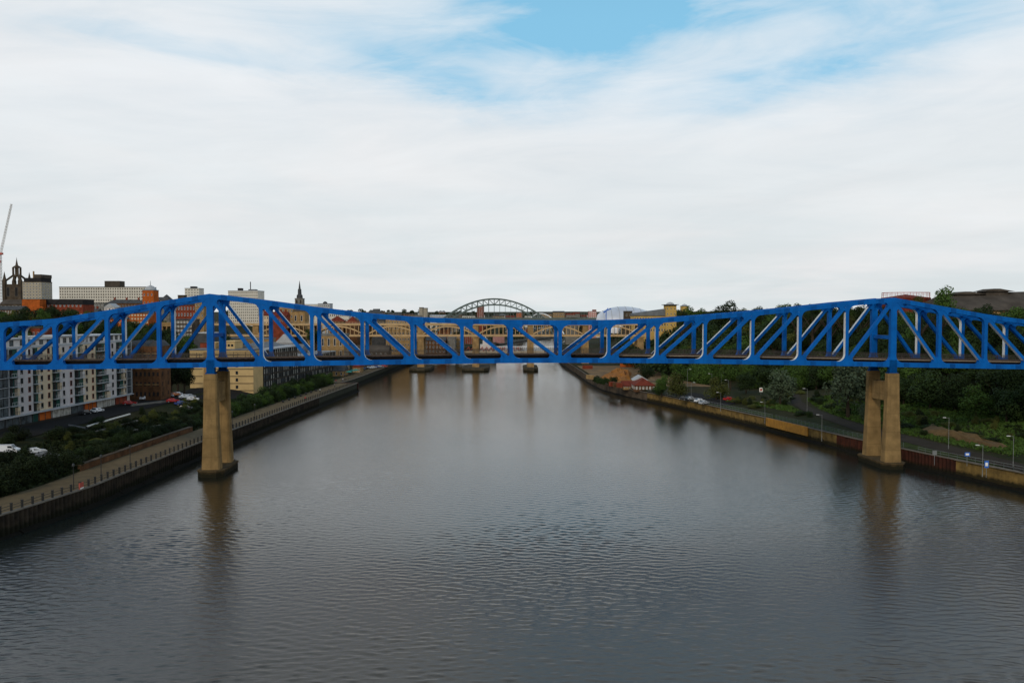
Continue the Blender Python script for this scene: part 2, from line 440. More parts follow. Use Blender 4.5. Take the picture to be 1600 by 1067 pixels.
def river():
    ys = [-200., 20., 45.]; y = 62.
    while y < 640: ys.append(y); y += max(.17, .17 * (y / 90) ** 1.7)
    ys += [660, 700, 760, 850, 1000, 1300, 2000, 5200]
    ys = np.array(ys); xs = np.concatenate([[-900, -140], np.arange(-112, 156, .5), [170, 400, 1600, 3600]])
    X, Y = np.meshgrid(xs, ys); Z = np.zeros_like(X); rg = np.random.RandomState(4)
    dY = np.gradient(ys)[:, None]
    gust = np.zeros_like(X)
    for i in range(7):
        kx, ky = rg.uniform(-.10, .10), rg.uniform(-.05, .05); gust += np.sin(kx * X + ky * Y + rg.uniform(0, 6.3)) / 7
    for i in range(96):
        lam = np.exp(rg.uniform(np.log(.5), np.log(2.1))); th = rg.normal(.10, .62); k = 2 * pi / lam
        s = .0125 * (1.0 if lam < 1.8 else .75)
        ph = k * (sin(th) * X + cos(th) * Y) + rg.uniform(0, 6.3)
        ph = ph + .8 * np.sin(X * rg.uniform(.03, .09) + Y * rg.uniform(.02, .06) + rg.uniform(0, 6.3))
        Z += s / k * 1.41 * np.clip(lam / (2.2 * dY) - .4, 0, 1) * np.sin(ph)
    env = np.clip(1.15 - (Y - 90) / 420, .55, 1.15) * (1 + 1.1 * gust) * np.clip((900 - Y) / 300, 0, 1) * ((X > -113) & (X < 158) & (Y > 50))
    Z *= env
    nr, nc = X.shape
    me = bpy.data.meshes.new('river'); me.vertices.add(nr * nc)
    me.vertices.foreach_set('co', np.stack([X, Y, Z], -1).astype(np.float32).ravel())
    a = (np.arange(nr - 1)[:, None] * nc + np.arange(nc - 1)[None]).ravel()
    f = np.stack([a, a + 1, a + nc + 1, a + nc], -1).astype(np.int32)
    me.loops.add(f.size); me.polygons.add(len(f)); me.loops.foreach_set('vertex_index', f.ravel())
    me.polygons.foreach_set('loop_start', np.arange(0, f.size, 4, dtype=np.int32))
    me.polygons.foreach_set('use_smooth', np.ones(len(f), dtype=bool))
    me.materials.append(MATS['river_water']); me.update(calc_edges=True)
    struct(put('river', me))
river()
def hl(x, y): return zl(XL(y) - x, y)
def hr(x, y): return zr(x - XR(y), y)
def hgt(x, y): return hl(x, y) if x < (XL(y) + XR(y)) / 2 else hr(x, y)
def strip(name, fy, y0, y1, d0, d1, m, side, dz=.10, step=4, nd=4, kind='structure'):
    """paving that follows the bank between two distances from the edge (d0, d1: numbers or functions of y)"""
    b = MB(); ys = [y0 + (y1 - y0) * i / max(1, round((y1 - y0) / step)) for i in range(round((y1 - y0) / step) + 1)]
    g = lambda d, y: d(y) if callable(d) else d
    for y in ys:
        for k in range(nd + 1):
            d = g(d0, y) + (g(d1, y) - g(d0, y)) * k / nd
            x = XL(y) - d if side < 0 else XR(y) + d
            b.v.append((x, y, (zl if side < 0 else zr)(d, y) + dz))
    for i in range(len(ys) - 1):
        for k in range(nd):
            a = i * (nd + 1) + k; q = (a, a + 1, a + nd + 2, a + nd + 1)
            b.f.append(q if side > 0 else q[::-1]); b.m.append(0)
    return struct(b.build(name, m), kind)
def drape(name, pts, wd, m, dz=.12, step=3, kind='structure'):
    """a path of given width laid over the land along ground points (x, y)"""
    P = []
    for (a, b_) in zip(pts, pts[1:]):
        a, b_ = Vector(a), Vector(b_); n = max(1, int((b_ - a).length / step))
        P += [a + (b_ - a) * i / n for i in range(n)]
    P.append(Vector(pts[-1])); b = MB(); nd = 4
    for i, p in enumerate(P):
        d = (P[min(i + 1, len(P) - 1)] - P[max(i - 1, 0)]).normalized(); nrm = Vector((-d.y, d.x))
        ww = wd(i / (len(P) - 1)) if callable(wd) else wd
        for k in range(nd + 1):
            q = p + nrm * ww * (k / nd - .5); b.v.append((q.x, q.y, hgt(q.x, q.y) + dz))
    for i in range(len(P) - 1):
        for k in range(nd):
            a = i * (nd + 1) + k; b.f.append((a, a + nd + 1, a + nd + 2, a + 1)); b.m.append(0)
    return struct(b.build(name, m), kind)
strip('promenade', None, 60, 398, .62, 10.5, 'quay_paving', -1, .03)
strip('promenade', None, 401, 620, .62, 8, 'quay_paving', -1, .03)
strip('street', None, 150, 296, 37, 48, 'asphalt', -1, .12)
strip('pavement', None, 150, 296, 48, 52, 'asphalt_pale', -1, .22)
strip('yard', None, 296, 345, 18, 50, 'asphalt', -1, .12)
# right bank: road, path, grass, bare earth
road_pts = [(onZ(px, py, 5.6).x, onZ(px, py, 5.6).y) for px, py in ((1680, 745), (1600, 722), (1500, 700), (1406, 679), (1350, 667), (1300, 652), (1262, 638))]
drape('road', road_pts, 5.2, 'asphalt_pale', .14)
path_pts = [road_pts[-1]] + [(p.x, p.y) for p in (onZ(1245, 628, 6), onZ(1241, 616, 6.5), onZ(1236, 608, 7))]
drape('path', path_pts, lambda t: 4.5 - 3 * t, 'asphalt_pale', .15)
strip('grass_verge', None, 150, 216, 1.2, 7.5, 'grass', 1, .06)
strip('grass_verge', None, 218, 330, 1.2, 5, 'grass', 1, .06)
strip('car_park', None, 300, 342, 3, 15, 'asphalt', 1, .12)
strip('construction_ground', None, 372, 520, 1.0, 42, 'gravel_grey', 1, .10)
def patch(name, pts, m, z, bumpy=.5):
    """an uneven low heap or apron of earth on the ground"""
    cx = sum(p[0] for p in pts) / len(pts); cy = sum(p[1] for p in pts) / len(pts)
    b = MB(); n = len(pts); K = 7
    for k in range(K + 1):
        t = 1 - k / K
        for (x, y) in pts:
            X = cx + (x - cx) * t; Y = cy + (y - cy) * t
            b.v.append((X, Y, hgt(X, Y) + z * sm(k / K * 1.6) + (bumpy * noise.noise(Vector((X * .25, Y * .25, 0))) if k else -.1) + .12))
    for k in range(K):
        for i in range(n):
            j = (i + 1) % n; b.f.append((k * n + i, k * n + j, (k + 1) * n + j, (k + 1) * n + i)); b.m.append(0)
    return struct(b.build(name, m), 'stuff')
def px_poly(pp, z): return [(onZ(px, py, z).x, onZ(px, py, z).y) for px, py in pp]
patch('earth_heap', px_poly([(936, 588), (944, 583), (950, 577), (962, 575), (974, 571), (980, 576), (987, 581), (989, 591), (980, 593), (974, 598), (962, 594), (950, 595)], 5.5), 'earth_orange', 1.3, 2.2)
patch('earth_bank', px_poly([(1424, 664), (1436, 657), (1452, 662), (1480, 672), (1520, 682), (1580, 694), (1574, 699), (1530, 691), (1490, 681), (1440, 671)], 6.3), 'earth_bank', 1.2, 1.9)
# ---------------------------------------------------------------- river walls
def wall_ribbon(name, xf, y0, y1, side, z0, z1, thick, m, rib=0, ribd=.35, label='', cat='river wall', step=None, mcap=None, off=0.):
    """a quay wall; rib > 0 gives corrugated sheet piling"""
    root = thing(name, label, cat, (xf(y0), y0, 0)); ox, oy = xf(y0), y0
    b = MB(); step = step or (rib / 2 if rib else 4); n = int((y1 - y0) / step)
    prev = None
    for i in range(n + 1):
        y = y0 + (y1 - y0) * i / n
        o = (ribd if (i % 2) else 0.) if rib else 0
        xf_ = xf(y) - side * (.02 + o + off); xb = xf(y) + side * thick
        cur = (xf_ - ox, xb - ox, y - oy)
        if prev:
            if rib:   # a hat-shaped pile: flat web then return
                y_m = prev[2] + (cur[2] - prev[2]) * .35
                a = (prev[0], prev[2]); c = (cur[0], y_m); d = (cur[0], cur[2])
                for (p, q) in ((a, c), (c, d)):
                    f = ((p[0], p[1], z0), (q[0], q[1], z0), (q[0], q[1], z1), (p[0], p[1], z1)); b.quad(*(f if side > 0 else f[::-1]))
            else:
                f = ((prev[0], prev[2], z0), (cur[0], cur[2], z0), (cur[0], cur[2], z1), (prev[0], prev[2], z1)); b.quad(*(f if side > 0 else f[::-1]))
        prev = cur
    f0 = xf(y0) - ox; f1 = xf(y1) - ox
    b.build('piling' if rib else 'facing', m, root)
    c = MB()
    nn = max(1, int((y1 - y0) / 5))
    for i in range(nn):
        ya, yb = y0 + (y1 - y0) * i / nn, y0 + (y1 - y0) * (i + 1) / nn - .04
        pa, pb = xf(ya) - ox, xf(yb) - ox; e = side * (.5 + off)
        pts = [(pa - e, ya - oy), (pa + side * .55, ya - oy), (pb + side * .55, yb - oy), (pb - e, yb - oy)]
        if side < 0: pts = pts[::-1]
        lo, hi = z1, z1 + .18
        c.quadbox([(x, y, lo) for x, y in pts] + [(x, y, hi) for x, y in pts])
    c.build('coping', mcap or 'coping', root)
    # tide-stained foot
    t = MB()
    for i in range(nn):
        ya, yb = y0 + (y1 - y0) * i / nn, y0 + (y1 - y0) * (i + 1) / nn
        pa, pb = xf(ya) - ox, xf(yb) - ox; e0 = side * (1.9 + off); e1 = side * (.45 + off)
        q = ((pa - e0, ya - oy, -.3), (pb - e0, yb - oy, -.3), (pb - e1, yb - oy, .55 + .3 * nz(ya, 3, .2)), (pa - e1, ya - oy, .55 + .3 * nz(ya, 3, .2)))
        t.quad(*(q if side > 0 else q[::-1]))
    t.build('muddy_foot', 'tide_mud', root)
    return root
wall_ribbon('sheet_pile_wall', XL, 60, 186, -1, -1, 4, .5, 'sheet_pile', 1.1, .35, 'dark steel sheet pile river wall under the left promenade, in front of the nearer bridge pier')
wall_ribbon('sheet_pile_wall', XL, 186, 330, -1, -1, 4, .5, 'sheet_pile', 1.1, .35, 'brown steel sheet pile river wall behind the left bridge pier')
r_ = wall_ribbon('stone_quay_wall', XL, 330, 398, -1, -1, 4, .5, 'stone_wall', 0, 0, 'grey green stone quay wall that ends in a rounded corner jutting into the river')
MB().bx(-8.5, .4, 0, 2.2, -1, 4.0).bx(-8.5, .55, -.02, 2.4, 4.0, 4.18).build('return_wall', 'rust_pile', r_, loc=(XL(398) - XL(330), 68, 0))
wall_ribbon('stone_quay_wall', XL, 400, 900, -1, -1, 4, .5, 'stone_wall', 0, 0, 'long stone quay wall running on to the tan arched bridge')
wall_ribbon('stone_quay_wall', XL, 900, 1400, -1, -1, 4, .5, 'stone_grey', 0, 0, 'far grey quay wall under the green steel arch')
wall_ribbon('concrete_river_wall', XR, 60, 190, 1, -1, 3.9, .5, 'river_wall', 0, 0, 'stained buff river wall at the right edge, nearest to the viewer', off=.35)
wall_ribbon('rusty_sheet_wall', XR, 190, 204.5, 1, -1, 3.9, .5, 'rust_pile', 1.0, .3, 'dark red rusty sheet pile wall right of the right bridge pier')
wall_ribbon('rusty_sheet_wall', XR, 204.5, 230, 1, -1, 3.9, .5, 'rust_pile', 1.0, .3, 'dark red rusty sheet pile wall left of the right bridge pier')
wall_ribbon('concrete_river_wall', XR, 230, 352, 1, -1, 3.9, .5, 'river_wall', 0, 0, 'stained yellowish river wall below the green railing and the cars')
wall_ribbon('stone_river_wall', XR, 352, 900, 1, -1, 3.9, .5, 'stone_soot', 0, 0, 'low dark curved river wall below the red roofed building and the earth heap')
wall_ribbon('stone_river_wall', XR, 900, 1400, 1, -1, 3.9, .5, 'stone_soot', 0, 0, 'far dark river wall on the right under the green steel arch')
# ledge of fallen stone along the right wall, and the yellow panel
b = MB(); ya, yb = 243.5, 266
pa, pb = XR(ya), XR(yb)
b.quadbox([(pa - .62, ya, 1.4), (pa - .3, ya, 1.4), (pb - .3, yb, 1.4), (pb - .62, yb, 1.4), (pa - .62, ya, 4.15), (pa - .3, ya, 4.15), (pb - .3, yb, 4.15), (pb - .62, yb, 4.15)])
tag(b.build('yellow_wall_panel', 'yellow_panel'), 'long orange yellow panel fixed on the right river wall left of the bridge pier', 'wall panel')
# ---------------------------------------------------------------- railings along the edges
def quay_railing(label, xf, side, y0, y1, gap, ph, pw, mp, mr, inset, zf, rails=(.45, .95), name='quay_railing'):
    root = thing(name, label, 'railing', (xf(y0), y0, 0)); ox, oy = xf(y0), y0
    pm = MB().bx(-pw / 2, pw / 2, -pw / 2, pw / 2, 0, ph).bx(-pw * .62, pw * .62, -pw * .62, pw * .62, ph, ph + pw * .5).mesh('post', mp)
    n = int((y1 - y0) / gap); R = MB(); prev = None
    for i in range(n + 1):
        y = y0 + gap * i; x = xf(y) + side * inset; z = zf
        if i < 298: put('post', pm, root, (x - ox, y - oy, z))
        if prev:
            for h in rails: R.beam((prev[0], prev[1], z + h), (x - ox, y - oy, z + h), .07, .07)
        prev = (x - ox, y - oy)
    R.build('rail', mr, root)
    return root
quay_railing('railing of stout dark posts along the left promenade, nearest stretch up to the bridge pier', XL, -1, 100, 187.5, 2.5, 1.25, .30, 'post_dark', 'post_dark', .3, 4.18)
quay_railing('railing of stout dark posts on the left quay beyond the bridge pier', XL, -1, 190, 397, 2.5, 1.25, .26, 'post_dark', 'post_dark', .3, 4.18)
quay_railing('thin far railing on the stone quay beyond the jutting corner', XL, -1, 402, 560, 3, 1.1, .12, 'post_dark', 'post_dark', .3, 4.18)
quay_railing('pale grey railing along the right wall top beside the grass, nearest stretch', XR, 1, 120, 203, 2.2, 1.15, .09, 'railing_green', 'galvanised', .3, 4.08, (.55, 1.12))
quay_railing('grey green railing on the right wall between the bridge pier and the yellow panel', XR, 1, 206, 262, 2.0, 1.5, .09, 'railing_green', 'railing_green', .3, 4.08, (.3, .7, 1.1, 1.48))
quay_railing('long thin grey railing on the right wall in front of the parked cars', XR, 1, 264, 352, 2.0, 1.3, .09, 'railing_green', 'galvanised', .3, 4.08, (.6, 1.28))
# ---------------------------------------------------------------- the blue truss bridge
A = radians(3.3); BY0 = 190.7
P0 = atY(328, 533, BY0)
bridge = thing('railway_bridge', 'bright blue steel truss railway bridge crossing the whole river in the foreground', 'bridge', (P0.x, P0.y, 0), A)
T = Vector((cos(A), sin(A), 0)); NN = Vector((-sin(A), cos(A), 0))
def tpx(t): q = P0 + T * t; return 800 + 1250 * q.x / q.y, q.y
TOPY = [(-84, 517), (-72, 515), (-60, 510), (-48, 504), (-36, 498), (-24, 485), (-12, 471.5), (0, 459), (12, 468.5), (24, 479.5), (36, 489), (48, 495.3), (60, 498.7), (72, 500.2), (84, 501), (96, 500.5), (108, 498), (120, 492.5), (132, 486.5), (144, 479.5), (156, 471.5), (168, 465), (180, 478), (192, 491), (204, 501), (216, 508), (228, 513), (240, 516), (252, 518)]
BOTY = [(-84, 579.5), (-48, 578.3), (-24, 576.3), (0, 574), (24, 571.5), (48, 569), (72, 567.2), (84, 566.8), (96, 566.9), (120, 568.2), (144, 570.6), (168, 573.5), (192, 576), (216, 578), (252, 580.5)]
def zof(t, py):
    px, Y = tpx(t); return atY(px, py, Y).z
def ztop(t): return zof(t, lerp(TOPY, t))       # upper face of the top chord
def zbot(t): return zof(t, lerp(BOTY, t))       # lower face of the bottom chord
CH, TH, VW, DW = 1.15, 1.12, .84, .74
NODES = [-84 + 12 * i for i in range(29)]
MID = 84
def fillet(b, c, d1, d2, r, y0, y1, white=False, n=6):
    ang = d1.angle(d2); L = r / tan(ang / 2)
    cen = c + (d1 + d2).normalized() * (r / sin(ang / 2))
    p1, p2 = c + d1 * L, c + d2 * L
    e1, e2 = p1 - cen, p2 - cen; a1 = atan2(e1.y, e1.x); a2 = atan2(e2.y, e2.x)
    da = (a2 - a1 + pi) % (2 * pi) - pi
    arc = [cen + Vector((cos(a1 + da * i / n), sin(a1 + da * i / n))) * r for i in range(n + 1)]
    back = (d1 + d2).normalized() * -.25
    poly = [c + back] + arc
    poly = [(p.x, p.y) for p in poly]
    area = sum(poly[i][0] * poly[(i + 1) % len(poly)][1] - poly[(i + 1) % len(poly)][0] * poly[i][1] for i in range(len(poly)))
    if area > 0: poly = poly[::-1]; sd = lambda i: 1 if white and 0 <= len(poly) - 2 - i - 1 < n else 0
    else: sd = lambda i: 1 if white and 1 <= i <= n else 0
    if area > 0: sd = (lambda i: 1 if white and i < n else 0)
    b.prism(poly, y0, y1, 'y', 0, sd)
def isect(p, d1, w1, d2, w2):
    s = abs(d1.x * d2.y - d1.y * d2.x); return p + (d1 * w2 + d2 * w1) / s
def truss(yf, near):
    """one truss, front face at local y = yf"""
    th = 1.1
    def box2(name, p, q, wd, dep, wside=None, mats=('blue_paint', 'white_paint')):
        p, q = Vector(p), Vector(q); d = (q - p).normalized(); r = Vector((d.y, -d.x)) * wd / 2   # r: right of travel
        y0 = yf + (th - dep) / 2; y1 = y0 + dep
        c = [p - r, p + r, q + r, q - r]
        b = MB()
        # box corners: bottom ring front face..., faces 3 and 5 are the two flanks
        cc = [(c[0].x, y0, c[0].y), (c[1].x, y0, c[1].y), (c[1].x, y1, c[1].y), (c[0].x, y1, c[0].y), (c[3].x, y0, c[3].y), (c[2].x, y0, c[2].y), (c[2].x, y1, c[2].y), (c[3].x, y1, c[3].y)]
        fm = {}
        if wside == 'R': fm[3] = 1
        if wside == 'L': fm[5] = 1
        b.quadbox(cc, 0, fm)
        return b.build(name, list(mats), bridge)
    # chords
    for nm, fz, hh in (('top_chord', lambda t: ztop(t) - TH, TH), ('bottom_chord', zbot, CH)):
        b = MB()
        for a, c in zip(NODES, NODES[1:]):
            za, zc = fz(a), fz(c)
            b.quadbox([(a, yf, za), (c, yf, zc), (c, yf + th, zc), (a, yf + th, za), (a, yf, za + hh), (c, yf, zc + hh), (c, yf + th, zc + hh), (a, yf + th, za + hh)])
        b.build(nm, 'blue_paint', bridge)
    # splice plates beside the nodes
    for t in NODES[1:-1]:
        for s in (-3.4, 3.4):
            for fz, hh in ((zbot, CH), (lambda q: ztop(q) - TH, TH)):
                z0, z1 = fz(t + s - .7), fz(t + s + .7)
                MB().quadbox([(t + s - .7, yf - .035, z0 + .08), (t + s + .7, yf - .035, z1 + .08), (t + s + .7, yf + .02, z1 + .08), (t + s - .7, yf + .02, z0 + .08),
                              (t + s - .7, yf - .035, z0 + hh - .08), (t + s + .7, yf - .035, z1 + hh - .08), (t + s + .7, yf + .02, z1 + hh - .08), (t + s - .7, yf + .02, z0 + hh - .08)]).build('splice_plate', 'blue_paint_dark', bridge)
    main = lambda t: 0 < t < 168
    for t in NODES:
        wd = 1.5 if t in (0, 168) else VW
        tow = 'R' if t < MID else 'L'               # flank facing midspan (travel is upwards)
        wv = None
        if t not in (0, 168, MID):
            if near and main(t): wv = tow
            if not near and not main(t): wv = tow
        box2('vertical', (t, zbot(t) + CH - .1), (t, ztop(t) - TH + .1), wd, 1.04, wv)
    D = []
    for a, c in zip(NODES, NODES[1:]):
        up_right = (c <= 0) or (MID <= a < 168)     # rises to the right
        pb, pt = ((a, c) if up_right else (c, a))
        p = Vector((pb, zbot(pb) + CH * .6)); q = Vector((pt, ztop(pt) - TH * .6))
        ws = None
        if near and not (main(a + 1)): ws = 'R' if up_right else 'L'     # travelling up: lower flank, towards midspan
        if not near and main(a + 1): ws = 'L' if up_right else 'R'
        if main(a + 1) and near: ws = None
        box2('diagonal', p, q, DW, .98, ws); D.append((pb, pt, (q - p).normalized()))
    for t in NODES:
        wd = 1.5 if t in (0, 168) else VW
        up, dn = Vector((0, 1)), Vector((0, -1))
        for end in ('b', 't'):
            b = MB(); fz = zbot if end == 'b' else ztop
            z = fz(t) + (CH / 2 if end == 'b' else -TH / 2); p = Vector((t, z))
            vd = up if end == 'b' else dn
            di = [(d if end == 'b' else -d) for pb, pt, d in D if (pb if end == 'b' else pt) == t]
            for s in (-1, 1):
                if not (NODES[0] < t < NODES[-1]): continue
                t2 = t + 12 * s
                cd = Vector((12 * s, fz(t2) - fz(t))).normalized()
                mine = [d for d in di if d.x * s > 0]
                hw = CH / 2 if end == 'b' else TH / 2
                if mine:
                    d = mine[0]
                    fillet(b, isect(p, vd, wd / 2, d, DW / 2), vd, d, .35, yf + .02, yf + th - .02)
                    fillet(b, isect(p, cd, hw, d, DW / 2), cd, d, .6, yf + .02, yf + th - .02)
                else:
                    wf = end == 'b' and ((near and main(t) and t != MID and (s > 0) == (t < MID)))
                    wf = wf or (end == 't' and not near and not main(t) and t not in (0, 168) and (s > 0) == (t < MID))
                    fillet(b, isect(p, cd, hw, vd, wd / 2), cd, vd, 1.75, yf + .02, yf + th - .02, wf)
            if t in (0, 168):  # bearing leg
                b.bx(t - .95, t + .95, yf - .04, yf + th + .04, zbot(t) - 1.35, zbot(t) + CH + .6)
                b.bx(t - 1.2, t + 1.2, yf - .2, yf + th + .2, zbot(t) - 1.6, zbot(t) - 1.3)
            if b.v: b.build('gusset', ['blue_paint', 'white_paint'], bridge)
FAR = 9.4
truss(0, True); truss(FAR, False)
# cross girders, portals and bracing between the trusses
for t in NODES:
    zt = ztop(t)
    b = MB().bx(t - .3, t + .3, 1.1, FAR, zt - 1.05, zt - .1)
    for y0, s in ((1.1, 1), (FAR, -1)):
        poly = [(y0, zt - 1.06), (y0 + s * 2.4, zt - 1.06)] + [(y0 + s * (2.4 - 2.4 * sin(k * pi / 10)), zt - 1.06 - 2.2 * (1 - cos(k * pi / 10))) for k in range(1, 6)]
        if s < 0: poly = poly[::-1]
        b.prism(poly, t - .22, t + .22, 'x')
    if t in (0, 168):
        zm = zbot(t) + 7.6 if t == 0 else zbot(t) + 7.4
        b.bx(t - .45, t + .45, 1.06, FAR + .04, zm - .45, zm + .45)
    b.build('portal_frame', 'blue_paint', bridge)
    zb = zbot(t)
    MB().bx(t - .35, t + .35, 1.1, FAR, zb + .05, zb + 1.0).build('cross_girder', 'blue_paint_dark', bridge)
for a, c in zip(NODES, NODES[1:]):
    za, zc = ztop(a) - .55, ztop(c) - .55
    MB().beam((a, .9, za), (c, FAR, zc), .32, .32).beam((a, FAR, za - .33), (c, .9, zc - .33), .32, .32).build('top_bracing', 'blue_paint', bridge)
# deck with tracks
def run(name, y0, y1, dz0, dz1, m, t0=-84, t1=252, step=12):
    b = MB(); t = t0
    while t < t1 - .01:
        u = min(t + step, t1); za, zc = zbot(t) + CH, zbot(u) + CH
        b.quadbox([(t, y0, za + dz0), (u, y0, zc + dz0), (u, y1, zc + dz0), (t, y1, za + dz0), (t, y0, za + dz1), (u, y0, zc + dz1), (u, y1, zc + dz1), (t, y1, za + dz1)]); t = u
    return b.build(name, m, bridge)
run('deck', 1.35, 8.9, -.45, .55, 'deck_dark')
run('cable_duct', 1.3, 1.6, .56, .70, 'beige_duct', 96, 252)
run('cable_duct', 1.3, 1.6, .56, .66, 'deck_dark', -84, 96)
for y in (2.6, 4.03, 6.0, 7.43): run('rail', y, y + .08, .70, .85, 'rail_steel')
sl = MB().bx(-.13, .13, -1.25, 1.25, 0, .14)
b = MB()
t = -83.
while t < 251:
    for yc in (3.35, 6.75):
        z = zbot(t) + CH + .555; b.bx(t - .13, t + .13, yc - 1.25, yc + 1.25, z, z + .14)
    t += 1.4
struct(b.build('sleepers', 'deck_dark', bridge), 'stuff')
for yr in (1.75, 8.6):
    b = MB()
    t = -84.
    while t < 252:
        z = zbot(t) + CH + .55; b.bx(t - .05, t + .05, yr - .04, yr + .04, z, z + 1.55); t += 3
    for h in [.3 + .21 * i for i in range(7)]:
        for a, c in zip(NODES, NODES[1:]):
            b.beam((a, yr, zbot(a) + CH + .5 + h), (c, yr, zbot(c) + CH + .5 + h), .04, .045 if h < 1.5 else .09)
    b.build('parapet', 'brown_rail', bridge)
# piers
def frustum(b, x0, x1, y0, y1, z0, X0, X1, Y0, Y1, z1, ch=.35):
    def ring(a, c, d, e, k): return [(a + k, d), (c - k, d), (c, d + k), (c, e - k), (c - k, e), (a + k, e), (a, e - k), (a, d + k)]
    lo, hi = ring(x0, x1, y0, y1, ch), ring(X0, X1, Y0, Y1, ch * .8); n = len(b.v)
    b.v += [(x, y, z0) for x, y in lo] + [(x, y, z1) for x, y in hi]
    b.f.append(tuple(range(n + 7, n - 1, -1))); b.f.append(tuple(range(n + 8, n + 16))); b.m += [0, 0]
    for i in range(8): b.f.append((n + i, n + (i + 1) % 8, n + 8 + (i + 1) % 8, n + 8 + i)); b.m.append(0)
for t, extra in ((0, 0), (168, 0)):
    zt = zbot(t) - 1.6
    pier = MB()
    # footing: long slab with pointed rounded ends
    hw, ya, yb = 3.1, -2.3, 12.9
    poly = [(-hw + 1.4, ya), (hw - 1.4, ya), (hw, ya + 1.8), (hw, yb - 1.8), (hw - 1.4, yb), (-hw + 1.4, yb), (-hw, yb - 1.8), (-hw, ya + 1.8)]
    pier.prism([(x + t, y) for x, y in poly], -2, 1.6)
    pier.prism([(x * 1.04 + t, (y - 5.2) * 1.025 + 5.2) for x, y in poly], 1.25, 1.55)
    f = pier.build('pier_base', 'footing_concrete', bridge)
    for yc, nm in ((.42, 'near'), (FAR + .42, 'far')):
        c = MB(); zm = 1.9 + (zt - 1.9) * .45
        s = 1 if yc < 5 else -1
        frustum(c, t - 2.15, t + 2.15, yc - 1.4, yc + 1.4, 1.55, t - 1.75, t + 1.75, yc - 1.15, yc + 1.15, zm)
        frustum(c, t - 1.75, t + 1.75, yc - 1.15, yc + 1.15, zm, t - 1.5, t + 1.5, yc - .95, yc + .95, zt)
        c.bx(t - 1.0, t + 1.0, yc - 1.0, yc + 1.0, zt - .02, zt + .06)
        c.build('column', 'pier_concrete', f)
    cb = MB().bx(t - .95, t + .95, 1.2, FAR - .35, zt - 7.0, zt - 2.6).bx(t - 1.0, t + 1.0, 1.15, FAR - .3, zt - 2.6, zt - 2.3)
    cb.build('crosshead', 'pier_concrete', f)
# ---------------------------------------------------------------- tan arched double deck bridge
HY = 541.0
hb = thing('arched_bridge', 'tan double deck bridge with iron arches on stone piers behind the blue truss', 'bridge', (atY(700, 540, HY).x, HY, 0))
hx0 = hb.location.x; SP = 37.2
ZU, ZLw = atY(743, 506.5, HY).z, atY(743, 525.5, HY).z
pxs = [743 + 86 * k for k in (-4, -3, -2, -1, 0, 1, 2, 3)]
px_x = [atY(p, 540, HY).x - hx0 for p in pxs]
W = 14
xa, xb = px_x[0] - 40, px_x[-1] + 4
MB().bx(xa, xb, 0, W, ZU - .9, ZU + .5).build('upper_deck', 'hlb_tan', hb)
MB().bx(xa, xb, .3, W - .3, ZLw - .2, ZLw + 1.1).build('lower_deck', 'hlb_tan', hb)
b = MB()
x = xa
while x < xb:
    b.bx(x, x + .12, .02, .14, ZU + .5, ZU + 1.7); x += 2.3
b.bx(xa, xb, .03, .12, ZU + 1.65, ZU + 1.8); b.build('parapet', 'hlb_tan', hb)
for k, x in enumerate(px_x):
    gr = -1 if 1 < k < 7 else 3
    b = MB()
    for y0 in (0.6, 8.4):
        b.prism([(x - 2.4, gr), (x + 2.4, gr), (x + 1.9, ZU - .9), (x - 1.9, ZU - .9)], y0, y0 + 5, 'y')
    b.bx(x - 1.7, x + 1.7, 5.5, 8.5, ZLw - 5, ZLw - .25).bx(x - 2.7, x + 2.7, .2, 13.8, ZLw - 1.2, ZLw - .25)
    pr = b.build('stone_pier', 'stone_tan', hb)
    if 1 < k < 6 and k != 2 or k == 3:
        j = MB()
        lx = {3: 7, 4: 9, 5: 5}.get(k, 5)
        j.prism([(x - lx, -6), (x - lx + 3, -10), (x + lx - 3, -10), (x + lx, -6), (x + lx, 24), (x + lx - 3, 30), (x - lx + 3, 30), (x - lx, 24)], -1, 2.3)
        j.build('timber_fender', 'timber_jetty', pr)
for k in range(len(px_x) - 1):
    a, c = px_x[k] + 1.9, px_x[k + 1] - 1.9
    for y0 in (.15, W - .75):
        b = MB(); n = 16
        def az_(u): return ZLw + 1.1 + (ZU - .9 - ZLw - 2.3) * (1 - (2 * u - 1) ** 2)
        for i in range(n):
            u, v = i / n, (i + 1) / n
            b.quadbox([(a + (c - a) * u, y0, az_(u)), (a + (c - a) * v, y0, az_(v)), (a + (c - a) * v, y0 + .6, az_(v)), (a + (c - a) * u, y0 + .6, az_(u)),
                       (a + (c - a) * u, y0, az_(u) + 1.0), (a + (c - a) * v, y0, az_(v) + 1.0), (a + (c - a) * v, y0 + .6, az_(v) + 1.0), (a + (c - a) * u, y0 + .6, az_(u) + 1.0)])
        b.build('arch_rib', 'hlb_tan', hb)
        b = MB()
        for i in range(1, 12):
            xx = a + (c - a) * i / 12; b.bx(xx - .2, xx + .2, y0 + .1, y0 + .5, ZLw + 1.1, ZU - .9)
        b.build('hangers', 'hlb_tan', hb)
# masonry viaduct leading off to the left
vy = HY - 2
vd = thing('stone_viaduct', 'tan masonry viaduct with narrow openings running left from the arched bridge', 'viaduct', (hx0 + xa - 18, vy, 0))
b = MB().bx(-26, 18, 0, 12, ZU - 1.5, ZU + 1.2)
b.build('viaduct_deck', 'stone_tan', vd)
for i in range(15):
    x = -26 + i * 3.05
    MB().bx(x, x + .9, .3, 11.7, 12, ZU - 1.5).build('viaduct_pier', 'stone_tan', vd)
